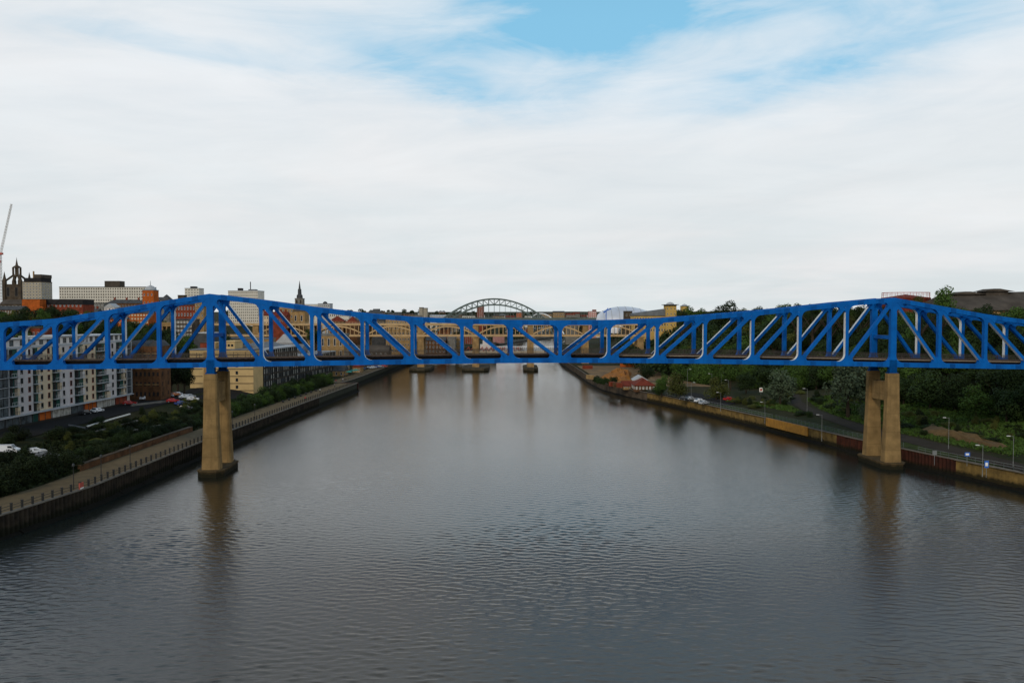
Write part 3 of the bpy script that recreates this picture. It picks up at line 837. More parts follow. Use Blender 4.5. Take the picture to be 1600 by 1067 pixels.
# ---------------------------------------------------------------- low swing bridge
SY = 640.0
x0, x1 = atY(690, 545, SY).x, atY(872, 545, SY).x
sb = thing('swing_bridge', 'low pale railed swing bridge close above the water beyond the tan bridge', 'bridge', (atY(754, 545, SY).x, SY, 0)); ox = sb.location.x
zd = atY(760, 549, SY).z
MB().bx(x0 - ox, x1 - ox, 0, 10, zd - 1.2, zd).build('deck', 'render_cream', sb)
b = MB(); x = 10
while x < x1 - ox: b.bx(x, x + .3, 0, .25, zd, zd + 3.9); x += 1.6
b.bx(6, x1 - ox, -.03, .3, zd + 3.6, zd + 4.1); b.build('girder', 'arch_white', sb)
b = MB()
for i in range(-3, 9):
    b.beam((i * 3.6 - 3, .1, zd + .2), (i * 3.6 - .2, .1, zd + 3.6), .6, .4).beam((i * 3.6 - .2, .1, zd + 3.6), (i * 3.6 + .6, .1, zd + .2), .5, .4)
b.build('red_bracing', 'crane_red', sb)
b = MB().bx(-2, 8, 1, 8, zd, zd + 5.5).bx(0, 4.5, 2, 6.5, zd + 5.5, zd + 8.5); b.lathe([(2.3, zd + 8.5), (2.0, zd + 9.6), (.8, zd + 10.6), (.05, zd + 11.8)], 2.2, 4.2, 8)
b.build('control_tower', 'render_white', sb)
MB().lathe([(9, -1), (9, zd - 1.2), (.1, zd - 1.2)], 2, 5, 16).build('turning_pier', 'stone_grey', sb)
# ---------------------------------------------------------------- green steel arch bridge
TY = 880.0
tb = thing('steel_arch_bridge', 'large green steel through arch bridge standing high above the blue truss in the distance', 'bridge', (atY(772, 500, TY).x, TY, 0))
S2 = (atY(885, 540, TY).x - atY(659, 540, TY).x) / 2
ZC = atY(772, 467, TY).z; ZD = atY(772, 496, TY).z
def up_(x): u = x / S2; return 11 + (ZC - 11) * (1 - abs(u) ** 2.0)
def lo_(x): u = x / S2; return 1.5 + (ZC - 6.4 - 1.5) * (1 - abs(u) ** 2.05)
xs = [-S2 + 2 * S2 * i / 26 for i in range(27)]
for y0 in (0, 14):
    for nm, fn, hh in (('upper_chord', up_, 1.5), ('lower_chord', lo_, 1.5)):
        b = MB()
        for a, c in zip(xs, xs[1:]): b.beam((a, y0, fn(a)), (c, y0, fn(c)), .9, hh)
        b.build(nm, 'tyne_green', tb)
    for i, (a, c) in enumerate(zip(xs, xs[1:])):
        MB().beam((a, y0, lo_(a)), (a, y0, up_(a)), .6, .6).beam(*(((a, y0, up_(a)), (c, y0, lo_(c))) if i < 13 else ((a, y0, lo_(a)), (c, y0, up_(c)))), .55, .55).build('arch_web', 'tyne_green', tb)
    for x in xs[5:-5]:
        if lo_(x) > ZD + 2: MB().beam((x, y0, ZD), (x, y0, lo_(x)), .28, .28).build('hanger', 'tyne_green', tb)
b = MB()
for i, x in enumerate(xs[2:-2]):
    b.beam((x, 0, up_(x)), (x, 14, up_(x)), .4, .5)
b.build('arch_bracing', 'tyne_green', tb)
MB().bx(-160, 150, 0, 14, ZD - 3.0, ZD - .3).build('deck', 'tyne_green', tb)
b = MB(); x = -150
while x < 150: b.bx(x, x + .2, .1, .3, ZD - .3, ZD + 5 if int(x) % 3 == 0 else ZD + 1); x += 3
b.bx(-150, 150, .1, .25, ZD + .8, ZD + 1); b.build('parapet', 'stone_grey', tb)
for s in (-1, 1):
    b = MB().bx(s * S2 - 7 + s * 6, s * S2 + 7 + s * 6, -2, 16, 0, ZD - 3).bx(s * S2 - 6 + s * 6, s * S2 + 6 + s * 6, -1, 5, ZD - .3, ZD + 2.5)
    b.build('stone_tower', 'stone_grey', tb)
# ---------------------------------------------------------------- white footbridge far down the river
GY = 1220.0
gb = thing('white_footbridge', 'distant slender white arch footbridge right of the green arch', 'bridge', (atY(846, 500, GY).x, GY, 0))
b = MB(); n = 24; hw = 36
for i in range(n):
    u, v = -1 + 2 * i / n, -1 + 2 * (i + 1) / n
    b.tube((u * hw, 22 * (1 - u * u), 4 + 34 * (1 - u * u)), (v * hw, 22 * (1 - v * v), 4 + 34 * (1 - v * v)), .95, n=6, cap=False)
b.build('arch', 'arch_white', gb)
b = MB()
for i in range(n):
    u, v = -1 + 2 * i / n, -1 + 2 * (i + 1) / n
    b.beam((u * hw * 1.15, -34 * (1 - u * u), 5), (v * hw * 1.15, -34 * (1 - v * v), 5), 5, 1.4)
b.build('curved_deck', 'arch_white', gb)
b = MB()
for i in range(2, n - 1):
    u = -1 + 2 * i / n
    b.beam((u * hw, 22 * (1 - u * u), 4 + 34 * (1 - u * u)), (u * hw, -34 * (1 - u * u), 5.5), .16, .16)
b.build('cables', 'arch_white', gb)
# ---------------------------------------------------------------- buildings
WIN = {}
def win_mesh(ww, wh, glass, frame, mull=0):
    k = (round(ww, 2), round(wh, 2), glass, frame, mull)
    if k in WIN: return WIN[k]
    b = MB(); f = min(.12, ww * .1)
    b.bx(-ww / 2, ww / 2, -.09, .0, -wh / 2 - .06, -wh / 2 + f, 0).bx(-ww / 2, ww / 2, -.07, .0, wh / 2 - f, wh / 2, 0)
    b.bx(-ww / 2, -ww / 2 + f, -.068, 0, -wh / 2 + f, wh / 2 - f, 0).bx(ww / 2 - f, ww / 2, -.068, 0, -wh / 2 + f, wh / 2 - f, 0)
    for i in range(mull): 
        x = -ww / 2 + ww * (i + 1) / (mull + 1); b.bx(x - f / 3, x + f / 3, -.06, 0, -wh / 2 + f, wh / 2 - f, 0)
    y = -.018; b.quad((-ww / 2 + f, y, -wh / 2 + f), (ww / 2 - f, y, -wh / 2 + f), (ww / 2 - f, y, wh / 2 - f), (-ww / 2 + f, y, wh / 2 - f), 1)
    WIN[k] = b.mesh('window', [frame, glass]); return WIN[k]
def windows(root, p, rz, width, z0, z1, cols, rows, ww=None, wh=None, glass='dark_glass', frame='white_frame', mull=0, skip=None, margin=.0, name='window'):
    """grid of windows on a face: p = local (x, y) of the face's left end seen from outside, rz = 0 faces -Y"""
    dxx, dyy = cos(rz), sin(rz); cw = (width - 2 * margin) / cols; rh = (z1 - z0) / rows
    me = win_mesh(ww or cw * .5, wh or rh * .52, glass, frame, mull)
    for j in range(rows):
        for i in range(cols):
            if skip and skip(i, j): continue
            s = margin + (i + .5) * cw
            put(name, me, root, (p[0] + dxx * s, p[1] + dyy * s, z0 + (j + .5) * rh), rz)
def roof_geo(w_, d_, z, kind, rh, ov=.4):
    b = MB(); x0, x1, y0, y1 = -w_ / 2 - ov, w_ / 2 + ov, -ov, d_ + ov
    if kind == 'flat':
        b.bx(x0 + ov - .12, x1 - ov + .12, -.12, d_ + .12, z, z + rh)
    elif kind == 'gx':      # ridge along x
        ym = (y0 + y1) / 2; b.prism([(y0, z), (y1, z), (ym, z + rh)], x0, x1, 'x')
    elif kind == 'gy':      # ridge along y
        b.prism([(x0, z), (x1, z), (0, z + rh)][::-1], y0, y1, 'y')
    elif kind == 'hip':
        ym = (y0 + y1) / 2; k = min((x1 - x0), (y1 - y0)) / 2
        if (x1 - x0) >= (y1 - y0): r = [(x0 + k, ym, z + rh), (x1 - k, ym, z + rh)]
        else: r = [(0, y0 + k, z + rh), (0, y1 - k, z + rh)]
        c = [(x0, y0, z), (x1, y0, z), (x1, y1, z), (x0, y1, z)]
        if (x1 - x0) >= (y1 - y0):
            b.quad(c[0], c[1], r[1], r[0]); b.tri(c[1], c[2], r[1]); b.quad(c[2], c[3], r[0], r[1]); b.tri(c[3], c[0], r[0])
        else:
            b.tri(c[0], c[1], r[0]); b.quad(c[1], c[2], r[1], r[0]); b.tri(c[2], c[3], r[1]); b.quad(c[3], c[0], r[0], r[1])
        b.quad(*c[::-1])
    return b
def house(name, label, x0, x1, yt, yb, Y, dep, wall, roof=('flat', 'roof_grey', .5), front=None, side=None, cat='building', glass='dark_glass', frame='white_frame', rz=0., group=None, chim=0, z0=None, mull=0):
    A0, A1 = atY(x0, yb, Y), atY(x1, yt, Y)
    w_ = A1.x - A0.x; cx = (A0.x + A1.x) / 2
    rk, rm, rh = roof
    zt = A1.z - (rh if rk != 'flat' else 0)
    g = min(hgt(A0.x, Y), hgt(A1.x, Y), hgt(A0.x, Y + dep), hgt(A1.x, Y + dep)) - 1
    zb = A0.z if z0 is None else z0
    base = min(zb, g)
    r = thing(name, label, cat, (cx, Y, base), rz, group)
    h = zt - base; hb_ = zb - base
    MB().bx(-w_ / 2, w_ / 2, 0, dep, 0, h).build('wall', wall, r)
    ro = roof_geo(w_, dep, h + .002, rk, rh).build('roof', rm, r)
    for i in range(chim):
        x = -w_ / 2 + w_ * (i + .5) / chim
        MB().bx(x - .6, x + .6, dep * .45, dep * .55, h + rh * .3, h + rh + 1.6).build('chimney', 'brick_red', ro)
    if front:
        c, n, fw, fh = front; windows(r, (-w_ / 2, 0), 0, w_, hb_, h, c, n, w_ / c * fw, (h - hb_) / n * fh, glass, frame, mull)
    if side:
        c, n, fw, fh = side
        if cx < 0: windows(r, (w_ / 2, 0), pi / 2, dep, hb_, h, c, n, dep / c * fw, (h - hb_) / n * fh, glass, frame, mull)
        else: windows(r, (-w_ / 2, dep), -pi / 2, dep, hb_, h, c, n, dep / c * fw, (h - hb_) / n * fh, glass, frame, mull)
    r['w'] = w_; r['h'] = h
    return r
def extra(r, name, x0, x1, y0, y1, z0, z1, m):
    return MB().bx(x0, x1, y0, y1, z0, z1).build(name, m, r)
# --- left skyline
r = house('office_block', 'long white slab office block on the skyline with rows of square windows', 93, 231, 449, 480, 760, 18, 'office_white', ('flat', 'roof_dark', .6), (37, 7, .60, .55), frame='office_white', glass='roof_brown')
extra(r, 'plant_room', -1, 13.5, 4, 14, r['h'] + .6, r['h'] + 6.2, 'roof_brown')
r = house('tower_block', 'beige tower block with dark stepped roof beside the dark lantern spire', 36, 64.5, 441, 490, 640, 15, 'tower_beige', ('flat', 'roof_brown', .6), (6, 11, .55, .45), (4, 11, .5, .45))
extra(r, 'plant_room', -6, 7.6, -.6, 14, r['h'] + .6, r['h'] + 3.4, 'roof_dark'); extra(r, 'plant_room', 2, 8, -.6, 14, r['h'] + 3.4, r['h'] + 6.2, 'roof_brown')
extra(r, 'mast', -1.5, -.7, 4, 5, r['h'] + 3.4, r['h'] + 9, 'stone_tan')
# lantern spire
CYY = 700
p = atY(18, 405, CYY); c = thing('cathedral_tower', 'dark stone church tower with an open crown spire on four buttresses at far left', 'church', (p.x, CYY, 30))
k = CYY / 1250
tz = lambda y: atY(18, y, CYY).z - 30
b = MB().bx(-7.2, 7.2, 0, 14.4, 0, tz(444)); b.build('tower', 'stone_soot', c)
for sx in (-6.8, 6.8):
    for sy in (.4, 14):
        MB().bx(sx - 1.3, sx + 1.3, sy - 1.3, sy + 1.3, 0, tz(438)).lathe([(1.6, tz(438)), (1.1, tz(434)), (.05, tz(424))], sx, sy, 6).build('pinnacle', 'stone_soot', c)
        MB().beam((sx, sy, tz(440)), (sx * .3, 7.2 + (sy - 7.2) * .3, tz(430)), 1.1, 1.6).build('flying_buttress', 'stone_soot', c)
for sx in (-1, 1):
    for sy in (-1, 1): MB().bx(sx * 2.0 - .6, sx * 2.0 + .6, 7.2 + sy * 2.0 - .6, 7.2 + sy * 2 + .6, tz(432), tz(417)).build('lantern_post', 'stone_soot', c)
MB().lathe([(3.0, tz(432)), (3.2, tz(430)), (2.2, tz(429))], 0, 7.2, 8).lathe([(3.2, tz(418)), (2.9, tz(416)), (1.1, tz(414)), (.35, tz(406)), (.03, tz(401))], 0, 7.2, 8).build('spire', 'stone_soot', c)
windows(c, (-7.2, 0), 0, 14.4, tz(466), tz(446), 2, 1, 2.6, 8, 'roof_dark', 'stone_grey')
house('church_nave', 'dark stone church body with grey roof below the crown spire', 0, 40, 468, 486, 690, 14, 'stone_soot', ('gx', 'roof_brown', 4), (7, 1, .4, .5))
# crane
p = atY(1, 470, 720)
cr = thing('tower_crane', 'tall white lattice tower crane with luffing jib at the left edge of the sky', 'crane', (p.x, 720, 30))
def lattice(b, p, q, s, n, r):
    p, q = Vector(p), Vector(q); d = (q - p) / n; dn = d.normalized(); u = Vector((0, 1, 0)); v = dn.cross(u).normalized()
    cs = [u * s + v * s, u * s - v * s, -u * s - v * s, -u * s + v * s]
    for a in cs: b.beam(p + a, q + a * .6, r, r)
    for i in range(n):
        for j in range(4):
            b.beam(p + d * i + cs[j], p + d * (i + 1) + cs[(j + 1) % 4], r * .6, r * .6)
ct = lambda px, py: (atY(px, py, 720).x - p.x, 0, atY(px, py, 720).z - 30)
b = MB(); lattice(b, (0, 0, 0), ct(1, 398), .8, 22, .22); b.build('mast', 'crane_white', cr)
b = MB(); lattice(b, ct(1, 396), ct(18, 319), .7, 18, .20); b.build('jib', 'crane_white', cr)
MB().bx(-2.2, 2.8, -1, 1, ct(1, 398)[2], ct(1, 395)[2]).bx(-6, -2, -1, 1, ct(1, 397)[2], ct(1, 393)[2]).build('cab', 'crane_red', cr)
MB().bx(-.9, .9, -.9, .9, ct(1, 411)[2], ct(1, 407)[2]).build('collar', 'crane_red', cr)
r = house('brick_block', 'long brown brick block with dark top storey below the white slab office', 60, 129, 469, 500, 520, 14, 'brick_red', ('flat', 'roof_dark', .5), (11, 2, .35, .3), glass='grey_glass')
extra(r, 'top_storey', -14.5, r['w'] / 2 + .1, -.1, 14.1, r['h'] - 3.0, r['h'] + .6, 'roof_dark')
r = house('stair_tower', 'bright orange brick stair tower at the left end of the brown brick block', 35, 62, 468, 506, 512, 7, 'brick_orange', ('flat', 'roof_dark', .3))
extra(r, 'wing', 0, 8, -1, 0, 0, r['h'] - 4.5, 'brick_orange')
house('terrace_house', 'grey roofed terrace with white dormers at the far left above the trees', -10, 32, 478, 492, 500, 10, 'brick_brown', ('gx', 'roof_slate', 2.5), (10, 1, .5, .55), glass='pale_glass')
house('townhouse_row', 'dark slate roofed row with red chimneys below the white slab office', 104, 150, 482, 496, 560, 10, 'brick_brown', ('gx', 'roof_slate', 3), (12, 2, .4, .4), chim=7)
house('gabled_house', 'small white gabled house left of the red tower with silver dome', 163, 179, 474, 486, 590, 9, 'render_white', ('gy', 'roof_pale', 3), (3, 1, .4, .4))
house('grey_annexe', 'small plain grey block between the slab office and the white gabled house', 147, 162, 474, 486, 600, 9, 'stone_grey', ('flat', 'roof_slate', .5), (3, 2, .4, .4))
house('slate_block', 'low slate grey block in front of the right end of the white slab office', 166, 222, 468, 484, 640, 9, 'brick_brown', ('hip', 'roof_slate', 3), (12, 1, .4, .4), chim=3)
r = house('red_tower', 'red orange brick tower capped with a silver dome left of the bridge peak', 223, 240, 454, 492, 560, 8, 'brick_orange', ('flat', 'roof_grey', .5), (3, 3, .3, .3))
MB().lathe([(4.1, r['h'] + .5), (3.6, r['h'] + 1.8), (2.2, r['h'] + 3.0), (.3, r['h'] + 3.8), (.1, r['h'] + 7)], 0, 4, 10).build('dome', 'roof_pale', r, smooth=True)
house('slate_hall', 'long dark hall with slate roof between the red tower and the green pyramid roof', 240, 250, 464, 480, 640, 12, 'stone_soot', ('gx', 'roof_slate', 3))
house('pyramid_roof_tower', 'stone tower with grey green pyramid roof left of the bridge peak', 250, 264, 460, 480, 600, 8, 'stone_grey', ('hip', 'roof_slate', 4.5), (3, 2, .4, .4))
house('long_terrace', 'long low brown terrace with pale upper windows behind the left bridge peak', 242, 300, 468, 486, 660, 12, 'brick_brown', ('gx', 'roof_slate', 2.5), (14, 2, .4, .4), glass='pale_glass')
house('drum_tower', 'squat dark tower beside the small white high rise', 278, 287, 462, 480, 620, 6, 'stone_soot', ('flat', 'roof_dark', .5))
r = house('small_high_rise', 'small distant white high rise just left of the left bridge peak', 289, 311, 451, 480, 900, 14, 'office_white', ('flat', 'roof_grey', .6), (5, 7, .6, .35), (3, 7, .5, .35), frame='office_white', glass='grey_glass')
extra(r, 'plant_room', -3, 2.5, 3, 10, r['h'] + .6, r['h'] + 2.6, 'roof_dark')
r = house('white_grid_tower', 'pale grid fronted tower block with roof mast right of the left bridge peak', 357, 403, 455, 508, 700, 18, 'office_white', ('flat', 'roof_pale', .6), (15, 12, .5, .55), frame='office_white', glass='roof_brown')
extra(r, 'plant_room', -6, -3, 4, 10, r['h'] + .6, r['h'] + 2.8, 'roof_dark'); extra(r, 'mast', 3.6, 4.2, 8, 8.6, r['h'] + .6, r['h'] + 8.5, 'roof_dark'); extra(r, 'plant_room', 3, 9, 5, 12, r['h'] + .6, r['h'] + 1.8, 'roof_grey')
# church with needle spire
CY2 = 620; p = atY(467, 500, CY2); c = thing('spired_church', 'pale stone church with a tall slender needle spire above the blue truss', 'church', (p.x, CY2, p.z - 12))
tz = lambda y: atY(467, y, CY2).z - p.z + 12
MB().bx(-3, 3, 0, 6, 0, tz(466)).bx(-3.2, 3.2, -.2, 6.2, tz(467), tz(466)).build('tower', 'stone_grey', c)
MB().lathe([(2.4, tz(466)), (2.2, tz(461)), (1.5, tz(460)), (1.3, tz(452)), (.8, tz(451)), (.55, tz(446)), (.05, tz(438))], 0, 3, 8).build('spire', 'roof_slate', c)
windows(c, (-3, 0), 0, 6, tz(476), tz(467), 2, 1, 1.3, 3, 'roof_dark', 'stone_grey')
house('white_flats', 'low white block right of the needle spire', 474, 497, 476, 492, 700, 12, 'office_white', ('flat', 'roof_pale', .5), (8, 2, .5, .4))
r = house('domed_block', 'grey white block with a small round dome right of the needle spire', 497, 515, 475, 492, 690, 12, 'roof_pale', ('flat', 'roof_grey', .5), (6, 3, .6, .4))
MB().lathe([(2, r['h'] + .5), (1.8, r['h'] + 1.4), (.9, r['h'] + 2.1), (.05, r['h'] + 2.4)], 0, 5, 10).build('dome', 'roof_slate', r)
house('castle_block', 'tan stone house with two arched windows behind the truss under the needle spire', 457, 476, 482, 508, 560, 12, 'stone_tan', ('hip', 'roof_brown', 2), (2, 1, .3, .4))
house('courthouse', 'tan stone frontage with pale cornice below the white grid tower', 436, 458, 481, 508, 580, 12, 'stone_tan', ('flat', 'roof_pale', .8), (5, 3, .4, .4))
house('red_roofed_row', 'row of red tiled roofs right of the white grid tower', 424, 447, 487, 506, 540, 10, 'brick_red', ('gx', 'roof_red', 3), (6, 1, .4, .4), chim=3)
house('mansard_house', 'pale house with red mansard roof seen through the second bay right of the peak', 404, 424, 484, 508, 550, 10, 'render_cream', ('hip', 'roof_red', 4), (5, 2, .4, .4), chim=2)
house('dark_hall', 'large dark hipped roof hall on the skyline above the truss', 566, 600, 484, 500, 620, 14, 'roof_slate', ('hip', 'roof_slate', 4))
house('pale_offices', 'pale offices with many windows seen through the truss below the skyline', 515, 545, 489, 504, 620, 10, 'office_white', ('flat', 'roof_pale', .5), (10, 2, .5, .45))
house('tiled_house', 'brown house with red tiled hip roof behind the fourth bay right of the peak', 513, 537, 494, 506, 575, 10, 'brick_brown', ('hip', 'roof_red', 4))
house('tiled_house', 'pink brown house with pointed tiled roof right of its tiled neighbour', 540, 558, 494, 508, 575, 10, 'brick_brown', ('hip', 'roof_red', 5))
house('red_brick_mansion', 'tall red brick building with stone corner behind the left bridge peak', 268, 305, 477, 506, 440, 14, 'brick_red', ('flat', 'roof_slate', .8), (8, 3, .4, .45), glass='grey_glass')
house('stone_corner_block', 'narrow tan stone block attached to the red brick mansion', 305, 318, 472, 506, 438, 14, 'stone_tan', ('flat', 'roof_slate', .8), (3, 4, .35, .4))
house('apartment_block', 'grey apartment block with dark gridded windows below the red brick mansion', 272, 300, 500, 526, 400, 10, 'stone_soot', ('flat', 'roof_slate', .5), (6, 4, .6, .5), glass='pale_glass')
house('orange_gable', 'orange brick gabled house seen through a left bay of the truss', 172, 190, 490, 524, 430, 9, 'brick_orange', ('gy', 'roof_slate', 3), (3, 3, .3, .3))
house('striped_block', 'orange brick block with cream window bands left of the bridge peak', 200, 232, 484, 512, 450, 10, 'brick_orange', ('hip', 'roof_slate', 2), (7, 4, .6, .5), glass='render_cream', frame='render_cream')
house('brick_depot', 'low red brown brick building behind the leftmost bays of the truss', 20, 62, 513, 532, 380, 10, 'brick_red', ('flat', 'roof_brown', .5), (7, 1, .4, .4))
house('metal_shed', 'grey metal clad shed beside the left bridge peak, above the road', 303, 329, 521, 548, 372, 12, 'roof_slate', ('flat', 'roof_pale', .4), glass='roof_slate')
house('brick_annexe', 'small red brick annexe between the grey shed and the cream hotel', 313, 327, 536, 560, 352, 8, 'brick_red', ('flat', 'roof_brown', .4))
house('quay_warehouse', 'pale tan classical building with tall windows by the quay, under the tan arches', 500, 537, 525, 575, 470, 16, 'stone_tan', ('flat', 'stone_grey', 1.2), (4, 3, .35, .6), (5, 3, .35, .6), z0=4)
house('stone_warehouse', 'broad brown stone warehouse beside the quay left of the tan bridge piers', 540, 606, 540, 566, 520, 16, 'stone_soot', ('gx', 'roof_brown', 4), (9, 2, .3, .4))
house('tall_stone_block', 'tall tan stone block with rows of windows behind the tan arches', 603, 640, 499, 552, 600, 18, 'stone_tan', ('flat', 'roof_slate', .8), (9, 6, .4, .4), glass='dark_glass')
0 and house('market_hall', 'white walled building with small sign like front beneath the tan arches', 586, 595, 522, 530, 520, 8, 'render_white', ('flat', 'roof_grey', .4), (4, 1, .5, .5))
house('brick_arches', 'dark brown brick building by the water between the first two tan piers', 664, 696, 526, 552, 620, 14, 'brick_brown', ('gx', 'roof_slate', 3), (6, 3, .4, .5))
house('slim_pale_building', 'slim pale building between the tan bridge piers', 699, 711, 527, 550, 625, 12, 'stone_grey', ('flat', 'roof_grey', .5), (3, 4, .3, .4))
house('ochre_building', 'slim ochre building left of the second tan pier', 711, 724, 524, 550, 640, 12, 'stone_tan', ('flat', 'roof_brown', .5), (3, 4, .3, .4))
house('far_quay_building', 'pinkish quayside building behind the second tan pier', 770, 788, 522, 534, 960, 16, 'pink_render', ('gx', 'roof_red', 3), (7, 3, .4, .4), z0=4)
house('far_quay_building', 'brown quayside building left of the pinkish one beyond the swing bridge', 726, 744, 520, 538, 900, 14, 'brick_red', ('gx', 'roof_slate', 4), (6, 4, .4, .4), z0=4)
house('far_quay_building', 'orange quayside building seen in the bay right of the first tan pier', 683, 702, 508, 524, 900, 14, 'brick_orange', ('gx', 'roof_slate', 4), (6, 3, .4, .4))
house('orange_quay_house', 'orange stone house with dark windows at the right end of the long hotel', 514, 537, 570, 586, 442, 12, 'stone_tan', ('gx', 'roof_slate', 3.5), (3, 1, .3, .6), z0=4)
house('orange_quay_house', 'small orange house behind the teal parasols on the quay', 551, 563, 566, 580, 470, 10, 'stone_tan', ('hip', 'roof_red', 3), (3, 1, .4, .5), z0=4)
# --- far skyline towards the centre
r = house('twin_tower', 'pair of cream high rise slabs on the central skyline left of the green arch', 655, 660.5, 481, 500, 1150, 14, 'tower_beige', ('flat', 'roof_dark', .8), (3, 9, .4, .5))
house('twin_tower', 'right hand cream high rise slab of the pair left of the green arch', 661.5, 667, 482, 500, 1150, 14, 'tower_beige', ('flat', 'roof_dark', .8), (3, 9, .4, .5))
house('far_high_rise', 'reddish brown high rise seen through the green arch', 745, 756, 479, 500, 1300, 14, 'brick_red', ('flat', 'roof_dark', .8), (4, 11, .5, .4), glass='pale_glass')
house('far_orange_block', 'orange brick block right of centre under the green arch', 807, 816, 489, 500, 1200, 14, 'brick_orange', ('flat', 'roof_grey', .8), (4, 4, .4, .4))
r = house('far_pink_tower', 'pink tower with pale bands left of the silver shell', 920, 932, 487, 504, 1150, 12, 'pink_render', ('flat', 'roof_pale', .8), (4, 5, .6, .4), glass='office_white')
extra(r, 'top_box', 0, r['w'] / 2, 2, 8, r['h'], r['h'] + 3, 'brick_red')
rr = random.Random(5)
words_ = ['white', 'cream', 'red roofed', 'brown', 'grey', 'pale', 'orange', 'slate roofed']
for i, (px, w_, yt, m, rf) in enumerate([(530, 22, 492, 'office_white', 'roof_pale'), (560, 14, 493, 'brick_brown', 'roof_slate'), (606, 20, 489, 'stone_grey', 'roof_slate'), (628, 18, 491, 'brick_brown', 'roof_slate'), (672, 26, 492, 'office_white', 'roof_pale'), (700, 16, 493, 'stone_grey', 'roof_brown'),
        (722, 20, 494, 'office_white', 'roof_grey'), (770, 18, 492, 'stone_tan', 'roof_brown'), (790, 14, 493, 'brick_red', 'roof_red'), (820, 14, 494, 'office_white', 'roof_grey'), (846, 16, 489, 'stone_tan', 'roof_brown'), (864, 18, 486, 'stone_tan', 'roof_slate'),
        (884, 14, 490, 'brick_red', 'roof_red'), (896, 10, 488, 'stone_grey', 'roof_red'), (905, 12, 492, 'brick_brown', 'roof_red'), (913, 9, 493, 'render_white', 'roof_red'), (902, 10, 496, 'render_cream', 'roof_red'), (890, 9, 497, 'brick_red', 'roof_slate')]):
    nm = {'office_white': 'white', 'brick_brown': 'brown brick', 'stone_grey': 'grey', 'stone_tan': 'tan', 'brick_red': 'red brick', 'render_white': 'bright white', 'render_cream': 'cream'}[m]
    where = 'left of the green arch' if px < 700 else ('seen beneath the green arch' if px < 830 else 'between green arch and silver shell')
    yy = [1050, 1100, 1500, 1400][0 if px < 640 else 1 if px < 720 else 2 if px < 850 else 3]
    house('distant_house', '%s distant building with %s roof %s' % (nm, {'roof_pale': 'pale', 'roof_slate': 'slate', 'roof_brown': 'brown', 'roof_grey': 'grey', 'roof_red': 'red'}[rf], where), px, px + w_, yt, 502, yy + i * 13, 14, m, ('gx' if i % 3 else 'flat', rf, 3 if i % 3 else 1), (max(3, w_ // 3), 2, .4, .4), group='distant houses on the skyline')
rr = random.Random(12)
for i in range(64):
    px = rr.uniform(520, 955); Yh = rr.uniform(1000, 2100); q = atY(px, 489, Yh); w_ = rr.uniform(7, 16)
    if XL(Yh) - 20 < q.x < XR(Yh) + 20: continue
    g = hgt(q.x, Yh); m = rr.choice(['office_white', 'brick_brown', 'render_cream', 'brick_red', 'stone_grey', 'roof_slate', 'render_white']); rf = rr.choice(['roof_slate', 'roof_red', 'roof_grey', 'roof_pale'])
    hh_ = rr.uniform(5, 9) + 2
    col_ = {'office_white': 'white', 'brick_brown': 'brown', 'render_cream': 'cream', 'brick_red': 'red', 'stone_grey': 'grey', 'roof_slate': 'slate', 'render_white': 'pale'}[m]; rn = rf[5:]
    t = thing('distant_house', 'tiny far off %s house with %s roof, %s' % (col_, rn, 'left of the green arch' if px < 690 else 'under the green arch' if px < 850 else 'right of the green arch'), 'house', (q.x, Yh, g - 1), rr.uniform(-.5, .5), 'distant houses on the skyline')
    MB().bx(-w_ / 2, w_ / 2, 0, 9, 0, hh_).build('wall', m, t); roof_geo(w_, 9, hh_, rr.choice(['gx', 'hip', 'flat']), 2.4).build('roof', rf, t)
    windows(t, (-w_ / 2, 0), 0, w_, 1, hh_, 4, 2, 1.2, 1.6, 'dark_glass', 'white_frame')
# --- white apartment row by the road
AX = lambda y: -136.5 + (y - 205) * .045
ap = thing('apartment_row', 'long seven storey white and cream apartment row with green glass bays at left', 'apartments', (AX(186), 186, 8))
AL = 92.0; RZ = pi / 2 - math.atan(.045)
ap.rotation_euler[2] = RZ
# local x runs away from the viewer along the facade, local -Y faces the river
GZ, UZ, NF, FH = 0, 3.0, 7, 2.6
TOPZ = UZ + NF * FH
MB().bx(0, AL, 0, 14, 0, TOPZ).build('wall', 'render_white', ap)
MB().bx(-.2, AL + .2, -.25, 14.2, TOPZ, TOPZ + .45).build('parapet', 'roof_pale', ap)
MB().bx(-.3, AL + .2, -1.5, .0, UZ - .25, UZ + .05).build('canopy', 'roof_pale', ap)
def yx(px): return 134.5 * 1250 / (800 - px) - 186       # place along the facade
bays = [(-24, -10, 'render_white'), (-10, 4, 'render_cream'), (4, 19, 'G'), (19, 33, 'B'), (33, 55, 'render_grey'), (55, 62.5, 'B'), (62.5, 83, 'render_cream'), (83, 94, 'B'), (94, 115, 'render_grey'), (115, 128, 'B'), (128, 146, 'render_cream'), (146, 165, 'B'), (165, 176, 'render_grey'), (176, 186, 'B'), (186, 190, 'render_cream'), (190, 197.5, 'G')]
railm = MB()
wmA = win_mesh(1.05, 1.55, 'dark_glass', 'brick_red'); wmB = win_mesh(1.0, 1.5, 'dark_glass', 'dark_frame')
baywin = {}
